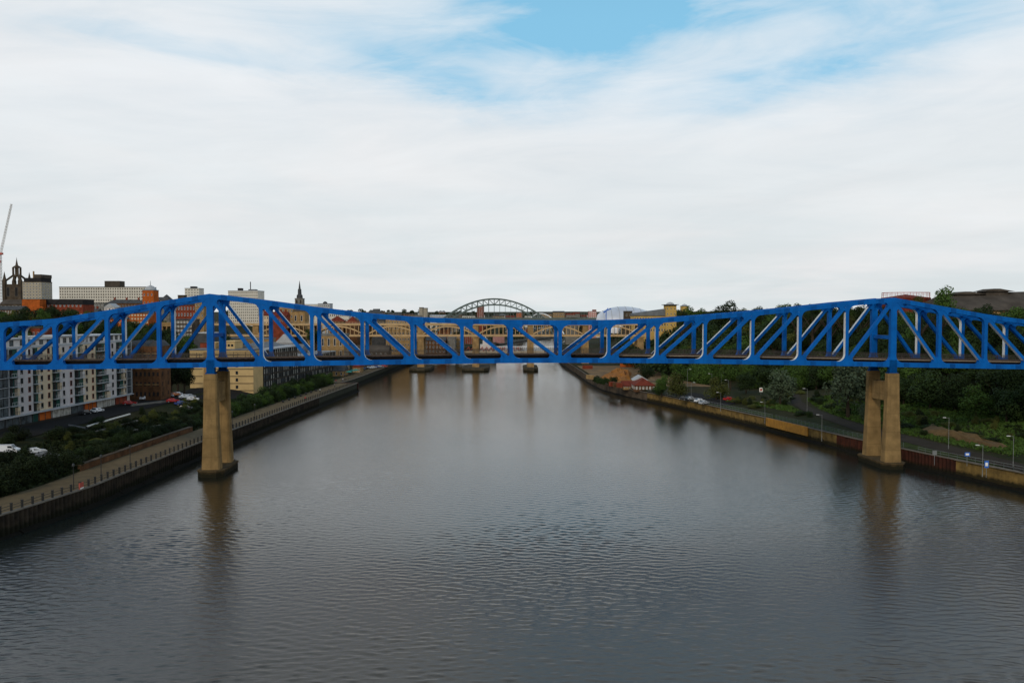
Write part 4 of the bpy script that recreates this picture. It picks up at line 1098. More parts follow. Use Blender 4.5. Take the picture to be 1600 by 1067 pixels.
for bi, (a, c_, kind) in enumerate(bays):
    x0, x1 = max(0, yx(a)), yx(c_)
    if x1 <= 0: continue
    wd = x1 - x0
    if kind in ('B', 'G'):
        MB().bx(x0 + .02, x1 - .02, -.06, .3, UZ + .1, TOPZ - .1).build('glass_bay', 'green_glass' if kind == 'B' else 'dark_glass', ap)
        for f in range(NF):
            z = UZ + f * FH
            o = MB().bx(x0, x1, -1.25 if kind == 'B' else -.4, -.07, z - .02, z + .14)
            o.build('balcony', 'roof_pale', ap)
            if kind == 'B':
                q = MB().bx(x0 + .05, x1 - .05, -1.24, -1.19, z + 1.1, z + 1.16)
                n = max(2, int(wd / .8))
                for i in range(n + 1): xx = x0 + .08 + (wd - .16) * i / n; q.bx(xx - .025, xx + .025, -1.23, -1.19, z + .14, z + 1.1)
                q.build('balcony_rail', 'white_frame' if (bi + f) % 3 else 'dark_frame', ap)
                # door pane and a pale screen
                MB().bx(x0 + wd * .12, x0 + wd * .50, -.12, -.06, z + .2, z + 2.3).build('balcony_door', 'dark_glass', ap)
                if (bi * 7 + f * 3) % 5 < 3: MB().bx(x1 - wd * .32, x1 - wd * .06, -.9, -.08, z + .14, z + 2.1).build('balcony_screen', 'render_white' if f % 2 else 'render_cream', ap)
            else:
                for i in (0, 1): MB().bx(x0 + wd * (.08 + .46 * i), x0 + wd * (.46 + .46 * i), -.14, -.05, z + .35, z + 2.4).build('window', 'grey_glass', ap)
                MB().bx(x0 - .1, x0 + .12, -.45, 0, z + .14, z + FH).bx(x1 - .12, x1 + .1, -.45, 0, z + .14, z + FH).build('bay_frame', 'roof_pale', ap)
    else:
        MB().bx(x0, x1, -.16 - .02 * (bi % 3), .2, UZ + .05, TOPZ + .25).build('render_panel', kind, ap)
        nw = max(1, int(round(wd / 3.4)))
        for f in range(NF):
            for i in range(nw):
                put('window', wmA if (bi + i) % 2 else wmB, ap, (x0 + wd * (i + .5) / nw, -.165 - .02 * (bi % 3), UZ + f * FH + 1.45))
for i, (a, c_, m) in enumerate([(-10, 12, 'grey_glass'), (13, 34, 'grey_glass'), (36, 52, 'grey_glass'), (53, 61, 'green_glass'), (62, 80, 'brick_orange'), (82, 108, 'pale_glass'), (109, 127, 'grey_glass'), (128, 146, 'brick_orange'), (147, 172, 'pale_glass'), (173, 190, 'brick_red')]):
    x0, x1 = max(0, yx(a)), yx(c_); MB().bx(x0, x1 - .15, -.3, .1, .1, UZ - .26).build('shop_front', m, ap)
    n = max(1, int((x1 - x0) / 2.2))
    for k_ in range(n + 1): 
        xx = x0 + (x1 - x0 - .2) * k_ / n; MB().bx(xx, xx + .16, -.36, -.3, .1, UZ - .26).build('mullion', 'dark_frame' if m != 'pale_glass' else 'white_frame', ap)
for i, (a, c_, zz_) in enumerate([(-10, 22, 1.9), (26, 56, 2.5), (60, 92, 2.1), (96, 140, 2.6), (144, 194, 2.3)]):
    x0, x1 = max(0, yx(a)), yx(c_)
    q = MB().bx(x0, x1, 1.6, 12, TOPZ + .45, TOPZ + zz_).build('penthouse', 'render_white', ap)
    MB().bx(x0 - .4, x1 + .4, .9, 12.6, TOPZ + zz_, TOPZ + zz_ + .3).build('penthouse_roof', 'roof_pale', q)
    n = int((x1 - x0) / 3)
    for k_ in range(n): put('window', win_mesh(1.6, 1.5, 'grey_glass', 'dark_frame'), q, (x0 + (x1 - x0) * (k_ + .5) / n, 1.6, TOPZ + 1.5))
# brown stone warehouse at the end of the row
Yw = 283
x0, x1 = atY(197, 600, Yw).x, atY(250, 600, Yw).x
wz = atY(220, 541, Yw).z
wh = thing('old_warehouse', 'old brown brick warehouse with pilasters at the far end of the white apartment row', 'building', ((x0 + x1) / 2, Yw, 7.5), .0)
W_ = x1 - x0; hh = wz - 7.5
MB().bx(-W_ / 2, W_ / 2, 0, 9, -2, hh).build('wall', 'brick_brown', wh)
q = MB()
for i in range(3):
    xa_ = -W_ / 2 + W_ * i / 3; q.prism([(xa_, hh), (xa_ + W_ / 3, hh), (xa_ + W_ / 6, hh + 2.0)][::-1], 0, 9, 'y')
q.build('roof', 'roof_slate', wh)
for i in range(5):
    x = -W_ / 2 + W_ * i / 4; MB().bx(x - .3, x + .3, -.25, .02, -1, hh - .3).build('pilaster', 'stone_tan' if i == 0 else 'brick_brown', wh)
for z in (6, 11.5, 17): MB().bx(-W_ / 2, W_ / 2, -.12, .0, z, z + .3).build('string_course', 'stone_tan', wh)
windows(wh, (-W_ / 2, 0), 0, W_, 1, hh - 1, 8, 5, .9, 1.6, 'roof_dark', 'brick_brown')
windows(wh, (W_ / 2, 0), pi / 2, 9, 1, hh - 1, 2, 5, .9, 1.6, 'roof_dark', 'brick_brown')
# --- cream hotel with the long glazed river front
YH = 330
xg0, xg1 = atY(297, 600, YH).x, atY(396, 600, YH).x
ho = thing('riverside_hotel', 'long cream hotel with a dark gridded river front behind the left bridge pier', 'hotel', (xg1, YH, 4), 0)
GW = xg1 - xg0; HZ = 19.5; LEN = 104; ang = math.atan2(7.5, 104)
def rp(x, y): return (x * cos(ang) + y * sin(ang), -x * sin(ang) + y * cos(ang))
MB().bx(-GW, 0, 0, 13, -1, HZ).build('gable_wall', 'hotel_cream', ho)
MB().bx(-GW - .2, .2, -.2, 13, HZ, HZ + .5).build('gable_parapet', 'roof_grey', ho)
for k_ in range(1, 7):
    for (a, c_) in ((-GW, -GW + 5.2), (-GW + 10.5, 0)):
        MB().bx(a - .03, c_ + .03, -.06, .1, k_ * 2.95 - .14, k_ * 2.95 + .14).build('band', 'roof_dark', ho)
for k_ in range(6):
    z = k_ * 2.95 + 1.5
    put('window', win_mesh(1.0, 1.3, 'dark_glass', 'dark_frame'), ho, (-6.8, 0, z))
    put('window', win_mesh(.9, 1.9, 'dark_glass', 'dark_frame', 1), ho, (-GW + 6.4, 0, z))
MB().bx(-GW + 5.8, -GW + 9.8, -.35, .05, -1, HZ - .5).build('stair_bay', 'stone_tan', ho)
fr = MB().bx(-14, 0, 0, 44, -1, HZ - .6).bx(-14, 0, 44, LEN, -1, HZ - 6.1).build('river_wing', 'roof_brown', ho, loc=(0, 13.0, 0), rz=-ang)
MB().bx(-14.3, .6, -.1, 44.2, HZ - .6, HZ).bx(-14.3, .6, 44.25, LEN + .3, HZ - 6.1, HZ - 5.6).build('wing_roof', 'roof_pale', fr)
for k_ in range(0, 7): MB().bx(.0, .25, 0, LEN if k_ < 5 else 44, k_ * 2.75 - .1, k_ * 2.75 + .15).build('floor_band', 'stone_soot', fr)
nb = 40; pm = MB().bx(0, .45, -.14, .14, -1, HZ - .6).mesh('post', 'dark_frame')
panes = [MB().bx(.0, .1, -.72, .72, -.95, .95).mesh('window', m) for m in ('pale_glass', 'dark_glass', 'grey_glass')]
pm2 = MB().bx(0, .45, -.14, .14, -1, HZ - 6.1).mesh('post', 'dark_frame')
for i in range(nb + 1): put('post', pm if i * LEN / nb < 44 else pm2, fr, (0, i * LEN / nb, 0))
rr = random.Random(3)
for i in range(nb):
    for k_ in range(7 if (i + .5) * LEN / nb < 43 else 5):
        put('window', panes[rr.choice((0, 0, 0, 1, 2))], fr, (.0, (i + .5) * LEN / nb, k_ * 2.75 + 1.5))
# pitched roofs over the hotel
for i, (y0, y1, xx0, xx1, zt, m) in enumerate([(4, 14, -14, -9, 3.4, 'hotel_cream'), (5, 12, -20.5, -17.5, 2.8, 'hotel_cream'), (18, 54, -15, -2, 2.0, 'roof_grey')]):
    if i < 2:
        MB().bx(xx0, xx1, y0, y1, HZ + .5, HZ + zt).bx(xx0 - .3, xx1 + .3, y0 - .3, y1 + .3, HZ + zt, HZ + zt + .4).build('rooftop_block', m, ho)
        for k_ in range(1 if i else 3): put('window', win_mesh(.9, .9, 'dark_glass', 'dark_frame'), ho, (xx0 + 1.2 + k_ * 1.4, y0, HZ + 2.0))
    else:
        MB().prism([(xx0, HZ + .02), (xx1, HZ + .02), ((xx0 + xx1) / 2, HZ + zt)][::-1], y0, y1, 'y').build('wing_ridge', m, ho)
house('white_gabled_hall', 'white gabled hall with pale roof seen through the truss above the hotel roofs', 431, 456, 522, 550, 450, 10, 'render_white', ('gy', 'roof_pale', 5), (3, 1, .3, .3))
house('low_grey_hall', 'wide low hall with shallow grey roof seen through the truss right of the white gable', 424, 470, 538, 556, 415, 14, 'roof_grey', ('gx', 'roof_grey', 3))
house('flat_depot', 'long flat tan roofed depot behind the hotel, seen through the truss', 350, 420, 530, 548, 470, 14, 'stone_tan', ('flat', 'roof_grey', .5), (10, 1, .5, .4))
# --- right bank buildings
SZ = 850
p = atY(978, 500, SZ)
sg = thing('curved_concert_hall', 'large silver shell roofed hall rising on the right behind the tan bridge', 'building', (p.x, SZ, p.z - 14))
b = MB(); nu, nv = 26, 14
sx0, sx1 = atY(934, 500, SZ).x - p.x, atY(1040, 500, SZ).x - p.x
ht = atY(980, 478.5, SZ).z - (p.z - 14)
for i in range(nu + 1):
    u = i / nu; X = sx0 + (sx1 - sx0) * u
    pr_ = sin(pi * u ** .8) ** .62 if 0 < u < 1 else 0
    for j in range(nv + 1):
        a_ = pi * j / nv; b.v.append((X, 26 - 26 * cos(a_) * (.35 + .65 * pr_), 0 + (14 + (ht - 14) * pr_) * sin(a_) ** .8 * (1 if pr_ > 0 else .75)))
for i in range(nu):
    for j in range(nv):
        a_ = i * (nv + 1) + j; b.f.append((a_, a_ + nv + 1, a_ + nv + 2, a_ + 1)); b.m.append(0)
b.build('shell_roof', 'silver_shell', sg, smooth=True)
MB().bx(sx0 + 6, sx1 - 4, 4, 48, 0, 12).build('glass_wall', 'grey_glass', sg)
for i in range(1, 9):
    u = i / 9; X = sx0 + (sx1 - sx0) * u
    pr_ = sin(pi * u ** .8) ** .62; q = MB(); pv = None
    for j in range(1, nv):
        a_ = pi * j / nv; c_ = (X, 26 - 26.2 * cos(a_) * (.35 + .65 * pr_), .1 + (14 + (ht - 14) * pr_) * sin(a_) ** .8)
        if pv: q.beam(pv, c_, .5, .25)
        pv = c_
    q.build('roof_seam', 'roof_pale', sg)
r = house('stone_tower', 'square brown stone tower in front of the silver shell', 976, 988, 487, 520, 640, 8, 'stone_soot', ('flat', 'roof_slate', .6), (2, 3, .3, .3))
r = house('yellow_hotel', 'long yellow hotel with sloping grey roof right of the silver shell', 990, 1041, 494, 520, 590, 16, 'hotel_yellow', ('flat', 'roof_slate', .4), (12, 3, .5, .5))
w2 = r['w'] / 2
MB().quadbox([(-w2 + .2, -.5, r['h'] + .4), (w2 - .1, -.5, r['h'] + .4), (w2 - .1, 15.5, r['h'] + .4), (-w2 + .2, 15.5, r['h'] + .4), (-w2 + .2, -.5, r['h'] + 1.6), (w2 - .1, -.5, r['h'] + 5.4), (w2 - .1, 15.5, r['h'] + 5.4), (-w2 + .2, 15.5, r['h'] + 2.2)]).build('sloping_roof', 'roof_grey', r)
r = house('yellow_tower', 'yellow square tower with overhanging grey roof beside the dark treetops', 1040, 1057, 478, 520, 588, 8, 'hotel_yellow', ('flat', 'roof_slate', .7), (3, 5, .25, .3))
extra(r, 'roof_overhang', -5.3, 5.3, -1.5, 9.5, r['h'] + .7, r['h'] + 1.1, 'roof_slate'); MB().lathe([(3, r['h'] + 1.1), (2.6, r['h'] + 1.9), (1.4, r['h'] + 2.6), (.1, r['h'] + 2.9)], 0, 4, 10).build('dome', 'roof_pale', r)
r = house('yellow_tower', 'second hotel tower, only its flat grey cap showing above the trees', 1066, 1076, 479, 510, 640, 8, 'hotel_yellow', ('flat', 'roof_slate', .6))
MB().lathe([(2.4, r['h'] + .6), (2, r['h'] + 1.4), (.1, r['h'] + 2.2)], 0, 4, 10).build('dome', 'roof_pale', r)
cr = thing('blue_crane', 'small blue crane jib at the left foot of the silver shell', 'crane', (atY(947, 500, 800).x, 800, 30))
q = MB(); zq = atY(947, 486, 800).z - 30; q.beam((0, 0, 0), (0, 0, zq), .8, .8).beam((-3, 0, zq - 1), (5, 0, zq + 2.5), .7, .9).beam((-2, 0, zq - 2), (2, 0, zq + 3), .5, .7); q.build('jib', 'blue_sign', cr)
# big brown roof at right
YR2 = 400
p = atY(1560, 484, YR2); x0, x1 = atY(1484, 484, YR2).x, atY(1790, 484, YR2).x
br = thing('brown_roofed_hall', 'huge low hall with a long brown tiled roof on the hilltop at right', 'building', (p.x, YR2, 36))
ze = atY(1560, 484, YR2).z - 36; zr_ = atY(1560, 455, YR2 + 18).z - 36
ox = p.x
MB().bx(x0 - ox + 1, x1 - ox - 1, 1, 40, -12, ze).build('wall', 'stone_tan', br)
q = MB(); a, c_ = x0 - ox, x1 - ox
q.quad((a, 0, ze), (c_, 0, ze + .01), (c_, 18, zr_ + 1.2), (a + 5, 18, zr_ - 1.5)).quad((c_, 40, ze), (a, 40, ze), (a + 5, 18, zr_ - 1.5), (c_, 18, zr_ + 1.2)).tri((a, 40, ze), (a, 0, ze), (a + 5, 18, zr_ - 1.5)).quad((a, 0, ze - .4), (c_, 0, ze - .4), (c_, 0, ze + .01), (a, 0, ze))
q.build('roof', 'roof_brown', br)
for (q0, q1, yy) in ((1489, 1526, 459.5), (1535, 1570, 455)):
    u0, u1 = atY(q0, 460, YR2 + 18).x - ox, atY(q1, 460, YR2 + 18).x - ox; z = atY(q0, yy, YR2 + 18).z - 36
    MB().prism([(u0 - 2, z - .3), (u1 + 3, z - .2), ((u0 + u1) / 2 + 1, z + 1.2), ((u0 + u1) / 2 - 2, z + 1.2)][::1], 14, 24, 'y').bx(u0, u1, 15, 23, z - 3, z - .32).build('roof_lantern', 'roof_brown', br)
# gas holder like frame
YG = 430
p = atY(1432, 470, YG); gh = thing('railed_round_roof', 'round red roof ringed by a thin red railing on the right skyline', 'building', (p.x, YG, 36))
Rr = 12.0; z1 = atY(1432, 463, YG).z - 36; z2 = atY(1432, 456.5, YG).z - 36
MB().lathe([(Rr, -10), (Rr, z1 - 1.6), (Rr + .5, z1 - 1.5), (Rr + .5, z1 - .6), (.1, z1 + 1.3)], 0, 12, 20).build('drum', 'roof_red', gh)
q = MB()
for i in range(24):
    t = 2 * pi * i / 24; u = 2 * pi * (i + 1) / 24; P1 = (Rr * cos(t), 12 + Rr * sin(t)); P2 = (Rr * cos(u), 12 + Rr * sin(u))
    q.beam((*P1, z1 - .6), (*P1, z2), .14, .14); q.beam((*P1, z2), (*P2, z2), .16, .2); q.beam((*P1, (z1 + z2) / 2), (*P2, (z1 + z2) / 2), .09, .09)
q.build('railing', 'crane_red', gh)
0 and house('hill_house', 'low grey block half hidden between treetops right of the yellow hotel', 1103, 1116, 485, 500, 560, 8, 'stone_grey', ('flat', 'roof_slate', .5), (4, 1, .5, .4))
0 and house('hill_wall_house', 'tan stone house among the trees behind the right bridge peak', 1327, 1344, 480, 496, 330, 8, 'stone_tan', ('gx', 'roof_slate', 2), (3, 1, .3, .4))
# red roofed riverside house
Yb = 362
r = house('red_roofed_house', 'low brick house with a broad red hip roof on the right river wall', 992, 1024, 592, 609, Yb - 4, 13, 'brick_brown', ('hip', 'roof_red', 3.0), (6, 1, .5, .6), (3, 1, .5, .6), glass='pale_glass', z0=4.4)
r = house('red_roofed_annexe', 'long low annexe with faded red roof left of the red hip roof', 974, 994, 596, 607, Yb + 6, 9, 'stone_tan', ('gx', 'roof_red', 2.2), (5, 1, .4, .5), z0=4.4)
r = house('white_gabled_house', 'small white gabled house behind the red roofed house', 991, 1012, 587, 604, Yb + 22, 8, 'white_paint', ('gy', 'roof_pale', 2.2), (3, 1, .35, .4), z0=4.6)
# containers and clutter on the construction ground
def container(px, py, L, m, label, rz=0.):
    q = onZ(px, py, 4.8); r = thing('cabin', label, 'container', (q.x, q.y, 4.7), rz)
    MB().bx(-L / 2, L / 2, -1.0, 1.0, 0.02, 2.0).bx(-L / 2 - .08, L / 2 + .08, -1.08, 1.08, 2.0, 2.12).build('body', m, r)
    for i in range(int(L / 1.2)): MB().bx(-L / 2 + .3 + i * 1.2, -L / 2 + .42 + i * 1.2, -1.05, -1.0, .1, 1.9).build('rib', m, r)
    MB().bx(L / 2, L / 2 + .05, -.5, .5, .1, 1.8).build('door', 'dark_frame', r)
container(918, 576, 6, 'brick_red', 'small red cabin at the far end of the construction ground', .2)
0 and container(906, 572, 8, 'pink_render', 'faded pink cabin beside the small red one by the river wall', .1)
container(980, 573, 9, 'brick_orange', 'long orange cabin behind the earth heap', -.05)
0 and container(927, 575.5, 16, 'stone_grey', 'long pale trailer standing behind the earth heap', .0)
0 and container(983, 584, 8, 'render_white', 'low white trailer on the gravel right of the earth heap', -.2)
container(922, 592, 6, 'stone_tan', 'buff stone hut leaning over the river wall left of the bushes', 1.9)
for i, (px, py) in enumerate(((956, 603), (962, 604), (968, 605))):
    container(px, py, 2.2, 'brick_red' if i != 1 else 'brick_brown', ['red storage box left of the brick house, leftmost of three', 'brown storage box, middle of three by the brick house', 'red storage box, rightmost of three, nearest the brick house'][i], .3)
# --- walls, planters on the left bank
pw = thing('planter_wall', 'long brown brick retaining wall between the promenade and the shrubs', 'wall', (0, 0, 0))
q = MB()
for i in range(12):
    ya, yb = 176 + i * 5, 180.9 + i * 5
    for_ = [(XL(ya) - 10.7, ya), (XL(ya) - 11.3, ya), (XL(yb) - 11.3, yb), (XL(yb) - 10.7, yb)][::-1]
    q.quadbox([(x, y, 3.9) for x, y in for_] + [(x, y, 5.3) for x, y in for_])
q.build('brickwork', 'brick_brown', pw)
q = MB()
for i in range(12):
    ya, yb = 176 + i * 5, 180.9 + i * 5
    for_ = [(XL(ya) - 10.6, ya), (XL(ya) - 11.9, ya), (XL(yb) - 11.9, yb), (XL(yb) - 10.6, yb)][::-1]
    q.quadbox([(x, y, 5.3) for x, y in for_] + [(x, y, 5.45) for x, y in for_])
q.build('coping', 'stone_soot', pw)
def rail_line(label, P, h, m):
    r = thing('barrier', label, 'barrier', (P[0][0], P[0][1], hgt(*P[0])))
    q = MB(); L = [Vector((x - P[0][0], y - P[0][1], hgt(x, y) - hgt(*P[0]) + h)) for x, y in P]
    for a, c_ in zip(L, L[1:]): q.beam(a, c_, .35, .35)
    q.build('beam', m, r)
    q = MB()
    for a in L: q.bx(a.x - .12, a.x + .12, a.y - .12, a.y + .12, a.z - h - .3, a.z)
    q.build('posts', 'dark_frame', r)
def g2(px, py, z=8): v = onZ(px, py, z); return (v.x, v.y)
rail_line('straight white topped barrier beside the road in front of the apartment row', [g2(136, 664), g2(158, 658), g2(180, 652), g2(203, 646)], .7, 'white_paint')
rail_line('short pale barrier crossing the road end left of the white topped barrier', [g2(107, 665), g2(133, 665)], .5, 'roof_grey')
# ---------------------------------------------------------------- vegetation
def crown_mesh(name, m, seed, R=5., hh=5., n=2600, leaf=.62, lobes=16, flat=.8):
    r = random.Random(seed); cl = []
    for i in range(lobes):
        t = r.uniform(0, 2 * pi); z = r.uniform(-.75, .95); q = sqrt(max(0, 1 - z * z)) * r.uniform(.35, .78)
        cl.append((Vector((cos(t) * q * R, sin(t) * q * R, z * hh * flat)), R * r.uniform(.26, .46)))
    cl.append((Vector((0, 0, 0)), R * .55))
    v, f = [], []
    wts = [c[1] ** 2 for c in cl]
    for i in range(n):
        c, cr_ = r.choices(cl, wts)[0]
        d = Vector((r.gauss(0, 1), r.gauss(0, 1), r.gauss(0, 1))).normalized()
        p = c + d * cr_ * (r.uniform(.72, 1.12))
        nn = (d + Vector((r.gauss(0, .55), r.gauss(0, .55), r.gauss(0, .55) + .25))).normalized()
        a = nn.orthogonal().normalized(); a.rotate(Matrix.Rotation(r.uniform(0, 6.28), 3, nn)); b_ = nn.cross(a)
        s = leaf * r.uniform(.6, 1.25); k = len(v)
        v += [tuple(p - a * s * .5), tuple(p + b_ * s * .34 - a * s * .1), tuple(p + a * s * .55), tuple(p - b_ * s * .34 + nn * s * .12)]
        f.append((k, k + 1, k + 2, k + 3))
    me = bpy.data.meshes.new(name); me.from_pydata(v, [], f); me.materials.append(MATS[m]); me.update(); return me
CROWN = {}
def crowns(m, k=3, **kw):
    if m not in CROWN: CROWN[m] = [crown_mesh('crown', m, 11 * i + len(m) * 7, **kw) for i in range(k)]
    return CROWN[m]
b = MB().tube((0, 0, -1.5), (.1, 0, 4.5), .34, .2, 7)
for i in range(6):
    t = i * 1.05; b.tube((.05, 0, 2.6 + i * .3), (2.6 * cos(t), 2.6 * sin(t), 6 + i * .25), .13, .05, 5)
TRUNK = b.mesh('trunk', 'bark')
rt = random.Random(21)
NT = [0]
def tree(x, y, h, r, m, label, name='tree', cat='tree', group=None, z=None):
    z = hgt(x, y) if z is None else z
    t = thing(name, label, cat, (x, y, z - .1), rt.uniform(0, 6.28), group)
    c = put('crown', rt.choice(crowns(m)), t, (0, 0, h - r * .95))
    sz = r / 5.0; c.scale = (sz * rt.uniform(.9, 1.1), sz * rt.uniform(.9, 1.1), sz * rt.uniform(.88, 1.1))
    k = put('trunk', TRUNK, t); k.scale = (h / 9, h / 9, (h - r * .6) / 8); NT[0] += 1
    return t
def tpx_tree(px, py, z, w_px, h_px, m, label, **kw):
    q = onZ(px, py, z); s = q.y / 1250; return tree(q.x, q.y, h_px * s, w_px * s / 2, m, label, z=z, **kw)
# individual trees on the right bank flats
for a in [(1034, 616, 4.6, 26, 30, 'leaf_green', 'small green tree at the right corner of the red roofed house'),
          (1061, 620, 4.6, 38, 36, 'leaf_olive', 'broad olive tree left of the white parked cars'),
          (1062, 606, 5, 34, 40, 'leaf_green', 'bright green tree standing behind the broad olive one'),
          (1119, 624, 4.8, 36, 34, 'leaf_olive', 'round olive brown tree beside the red parked car'),
          (1141, 606, 6, 36, 44, 'leaf_green', 'pale green tree behind the round olive one'),
          (1166, 614, 5.5, 34, 34, 'leaf_dark', 'dark round tree left of the small white sign board'),
          (1219, 634, 5, 52, 54, 'leaf_silver', 'silvery green tree standing alone where the path ends'),
          (1325, 640, 8, 78, 82, 'leaf_silver', 'large silvery tree just left of the right bridge pier'),
          (1352, 655, 6, 26, 22, 'leaf_silver', 'low silvery bush between the large silvery tree and the pier'),
          (1010, 598, 4.8, 24, 26, 'leaf_dark', 'dark tree behind the white gabled house')]:
    tpx_tree(*a)
# wooded slope on the right
TONE = {'leaf_dark': 'dark green', 'leaf_green': 'fresh green', 'leaf_olive': 'olive', 'leaf_silver': 'silvery', 'leaf_hedge': 'blackish green'}
def zone(x, y, m, d):
    px = 800 + 1250 * x / y
    W = [(1040, 'behind the red roofed house'), (1085, 'above the car park lamps'), (1130, 'above the parked cars'), (1180, 'above the red car'), (1235, 'behind the white sign board'), (1290, 'behind the path and silvery tree'), (1345, 'behind the large silvery tree'), (1400, 'behind the right bridge pier'),
         (1450, 'just right of the right bridge pier'), (1500, 'above the tall grass lamp post'), (1550, 'above the blue signs'), (1600, 'near the right edge of view'), (9999, 'at the far right edge')]
    w_ = next(b_ for a, b_ in W if px < a)
    return '%s tree %s the right slope, %s' % (TONE[m], 'low on' if d < 62 else 'midway up' if d < 95 else 'high on' if d < 122 else 'atop', w_)
def lzone(x, y, m):
    px = 800 + 1250 * x / y
    W = [(60, 'below the lantern spire'), (130, 'below the brown brick block'), (200, 'below the white slab office'), (300, 'left of the left bridge peak'), (360, 'behind the left bridge peak'), (430, 'below the white grid tower'), (500, 'below the needle spire'), (9999, 'near the tan arched bridge')]
    return '%s tree on the %s left hillside %s' % (TONE[m], 'lower' if y < 400 else 'middle' if y < 480 else 'upper', next(b_ for a, b_ in W if px < a))
cnt = 0
pts = []
y = 190.
while y < 500:
    d0 = 44 if y < 300 else 58 if y < 385 else 42
    d = d0 + rt.uniform(0, 4)
    while d < 150:
        yy = y + rt.uniform(-3, 3); dd = d + rt.uniform(-2.5, 2.5)
        x = XR(yy) + dd
        if 800 + 1250 * x / yy < 1700: pts.append((x, yy, dd))
        d += rt.uniform(8.5, 12)
    y += 9.5
random.Random(4).shuffle(pts)
pts.sort(key=lambda q: q[1])
pts = pts[:290]
for (x, yy, dd) in pts:
    h = rt.uniform(8.5, 13) + (2.5 if dd > 100 and rt.random() < .3 else 0); r = rt.uniform(4.2, 6.4)
    m = rt.choice(['leaf_dark', 'leaf_dark', 'leaf_green', 'leaf_dark', 'leaf_dark', 'leaf_olive', 'leaf_green'] if x / yy < .42 else ['leaf_dark', 'leaf_dark', 'leaf_dark', 'leaf_green'])
    if 1000 < px < 1130: h = min(h, 11)
    if px > 1478: h = max(4, min(h, 38.0 - hgt(x, yy)))
    tree(x, yy, h, r, m, zone(x, yy, m, dd), 'hillside_tree', group='wood on the right hillside')
for (px, pyt, Y, w_, m, lb) in [(1077, 480, 520, 34, 'leaf_green', 'rounded green treetop just right of the yellow tower'), (1097, 482, 500, 26, 'leaf_green', 'green treetop left of the low grey hill block'), (1135, 475, 470, 40, 'leaf_dark', 'tallest dark treetop on the right skyline before the truss rises'),
        (1160, 482, 470, 26, 'leaf_green', 'green treetop right of the tallest dark one'), (1183, 482, 450, 26, 'leaf_dark', 'dark treetop just above the rising truss'), (1246, 475, 400, 20, 'leaf_dark', 'small treetop peeping over the truss left of the right peak'), (1271, 474, 390, 20, 'leaf_dark', 'second small treetop peeping over the truss'),
        (1298, 473, 385, 24, 'leaf_dark', 'dark treetop behind the truss just left of the right peak'), (1322, 476, 380, 24, 'leaf_green', 'green treetop seen through the last bay before the right peak'), (1346, 476, 378, 26, 'leaf_dark', 'dark treetop directly left of the right peak post'), (1066, 486, 500, 24, 'leaf_dark', 'dark treetop at the foot of the yellow tower'), (1472, 452, 300, 46, 'leaf_green', 'tall bright tree breaking the skyline right of the round railed roof'), (1440, 465, 310, 28, 'leaf_olive', 'lower tree left of the tall bright skyline tree'), (1588, 492, 330, 40, 'leaf_olive', 'olive tree in front of the big brown roof')]:
    q = atY(px, pyt, Y); r = w_ * Y / 2500; g = hgt(q.x, Y); h = min(q.z - g, 24) if q.z - g > 5 else 6
    tree(q.x, Y, h, max(r, 2.5), m, lb, z=q.z - h)
# far wood on the right hill: reads as one mass
def wood(name, label, places, m, seed, leafn=420, leaf=1.3):
    r = random.Random(seed); v, f = [], []
    for (x, y, z, R) in places:
        n = leafn
        for i in range(n):
            d = Vector((r.gauss(0, 1), r.gauss(0, 1), r.gauss(0, 1))).normalized()
            d.z = d.z if d.z > -.3 else -d.z
            lump = 1 + .28 * noise.noise(Vector((d.x * 2 + x, d.y * 2 + y, d.z * 2)))
            p = Vector((x, y, z)) + d * R * lump * r.uniform(.85, 1.06)
            nn = (d + Vector((r.gauss(0, .5), r.gauss(0, .5), r.gauss(0, .5)))).normalized()
            a = nn.orthogonal().normalized(); b_ = nn.cross(a); s = leaf * r.uniform(.6, 1.2); k = len(v)
            v += [tuple(p - a * s * .5), tuple(p + b_ * s * .4), tuple(p + a * s * .5), tuple(p - b_ * s * .4)]; f.append((k, k + 1, k + 2, k + 3))
    me = bpy.data.meshes.new(name); me.from_pydata(v, [], f); me.materials.append(MATS[m]); me.update()
    o = bpy.data.objects.new(name, me); COL.objects.link(o); o['kind'] = 'stuff'; o['label'] = label; o['category'] = 'wood'
    return o
pl = []
y = 430.
while y < 880:
    d = 34 if y < 520 else 18
    while d < 190:
        yy = y + rt.uniform(-5, 5); x = XR(yy) + d
        if 975 < 800 + 1250 * x / yy < 1330: pl.append((x, yy, hgt(x, yy) + rt.uniform(3.5, 6), rt.uniform(5, 7)))
        d += 11
    y += 13
wood('distant_wood', 'continuous dark green wood on the slope behind the tan bridge at right', pl, 'leaf_dark', 8, 330, 1.5)
pl = []
for i in range(300):
    Y = rt.uniform(950, 2300); px = rt.uniform(500, 1010); x = (px - 800) / 1250 * Y
    if XL(Y) + 12 < x + 0 and x < XR(Y) - 12: continue
    z = hgt(x, Y)
    pl.append((x, Y, z + 2.5, rt.uniform(4, 8)))
wood('distant_wood', 'scattered distant tree belts along the far river hills and skyline', pl, 'leaf_dark', 9, 160, 2.6)
pl = []
for i in range(70):
    Y = rt.uniform(620, 900); px = rt.uniform(-60, 560); x = (px - 800) / 1250 * Y
    pl.append((x, Y, hgt(x, Y) + 2, rt.uniform(3.5, 6)))
wood('distant_wood', 'tree clumps between the buildings of the left hilltop', pl, 'leaf_dark', 10, 200, 1.8)
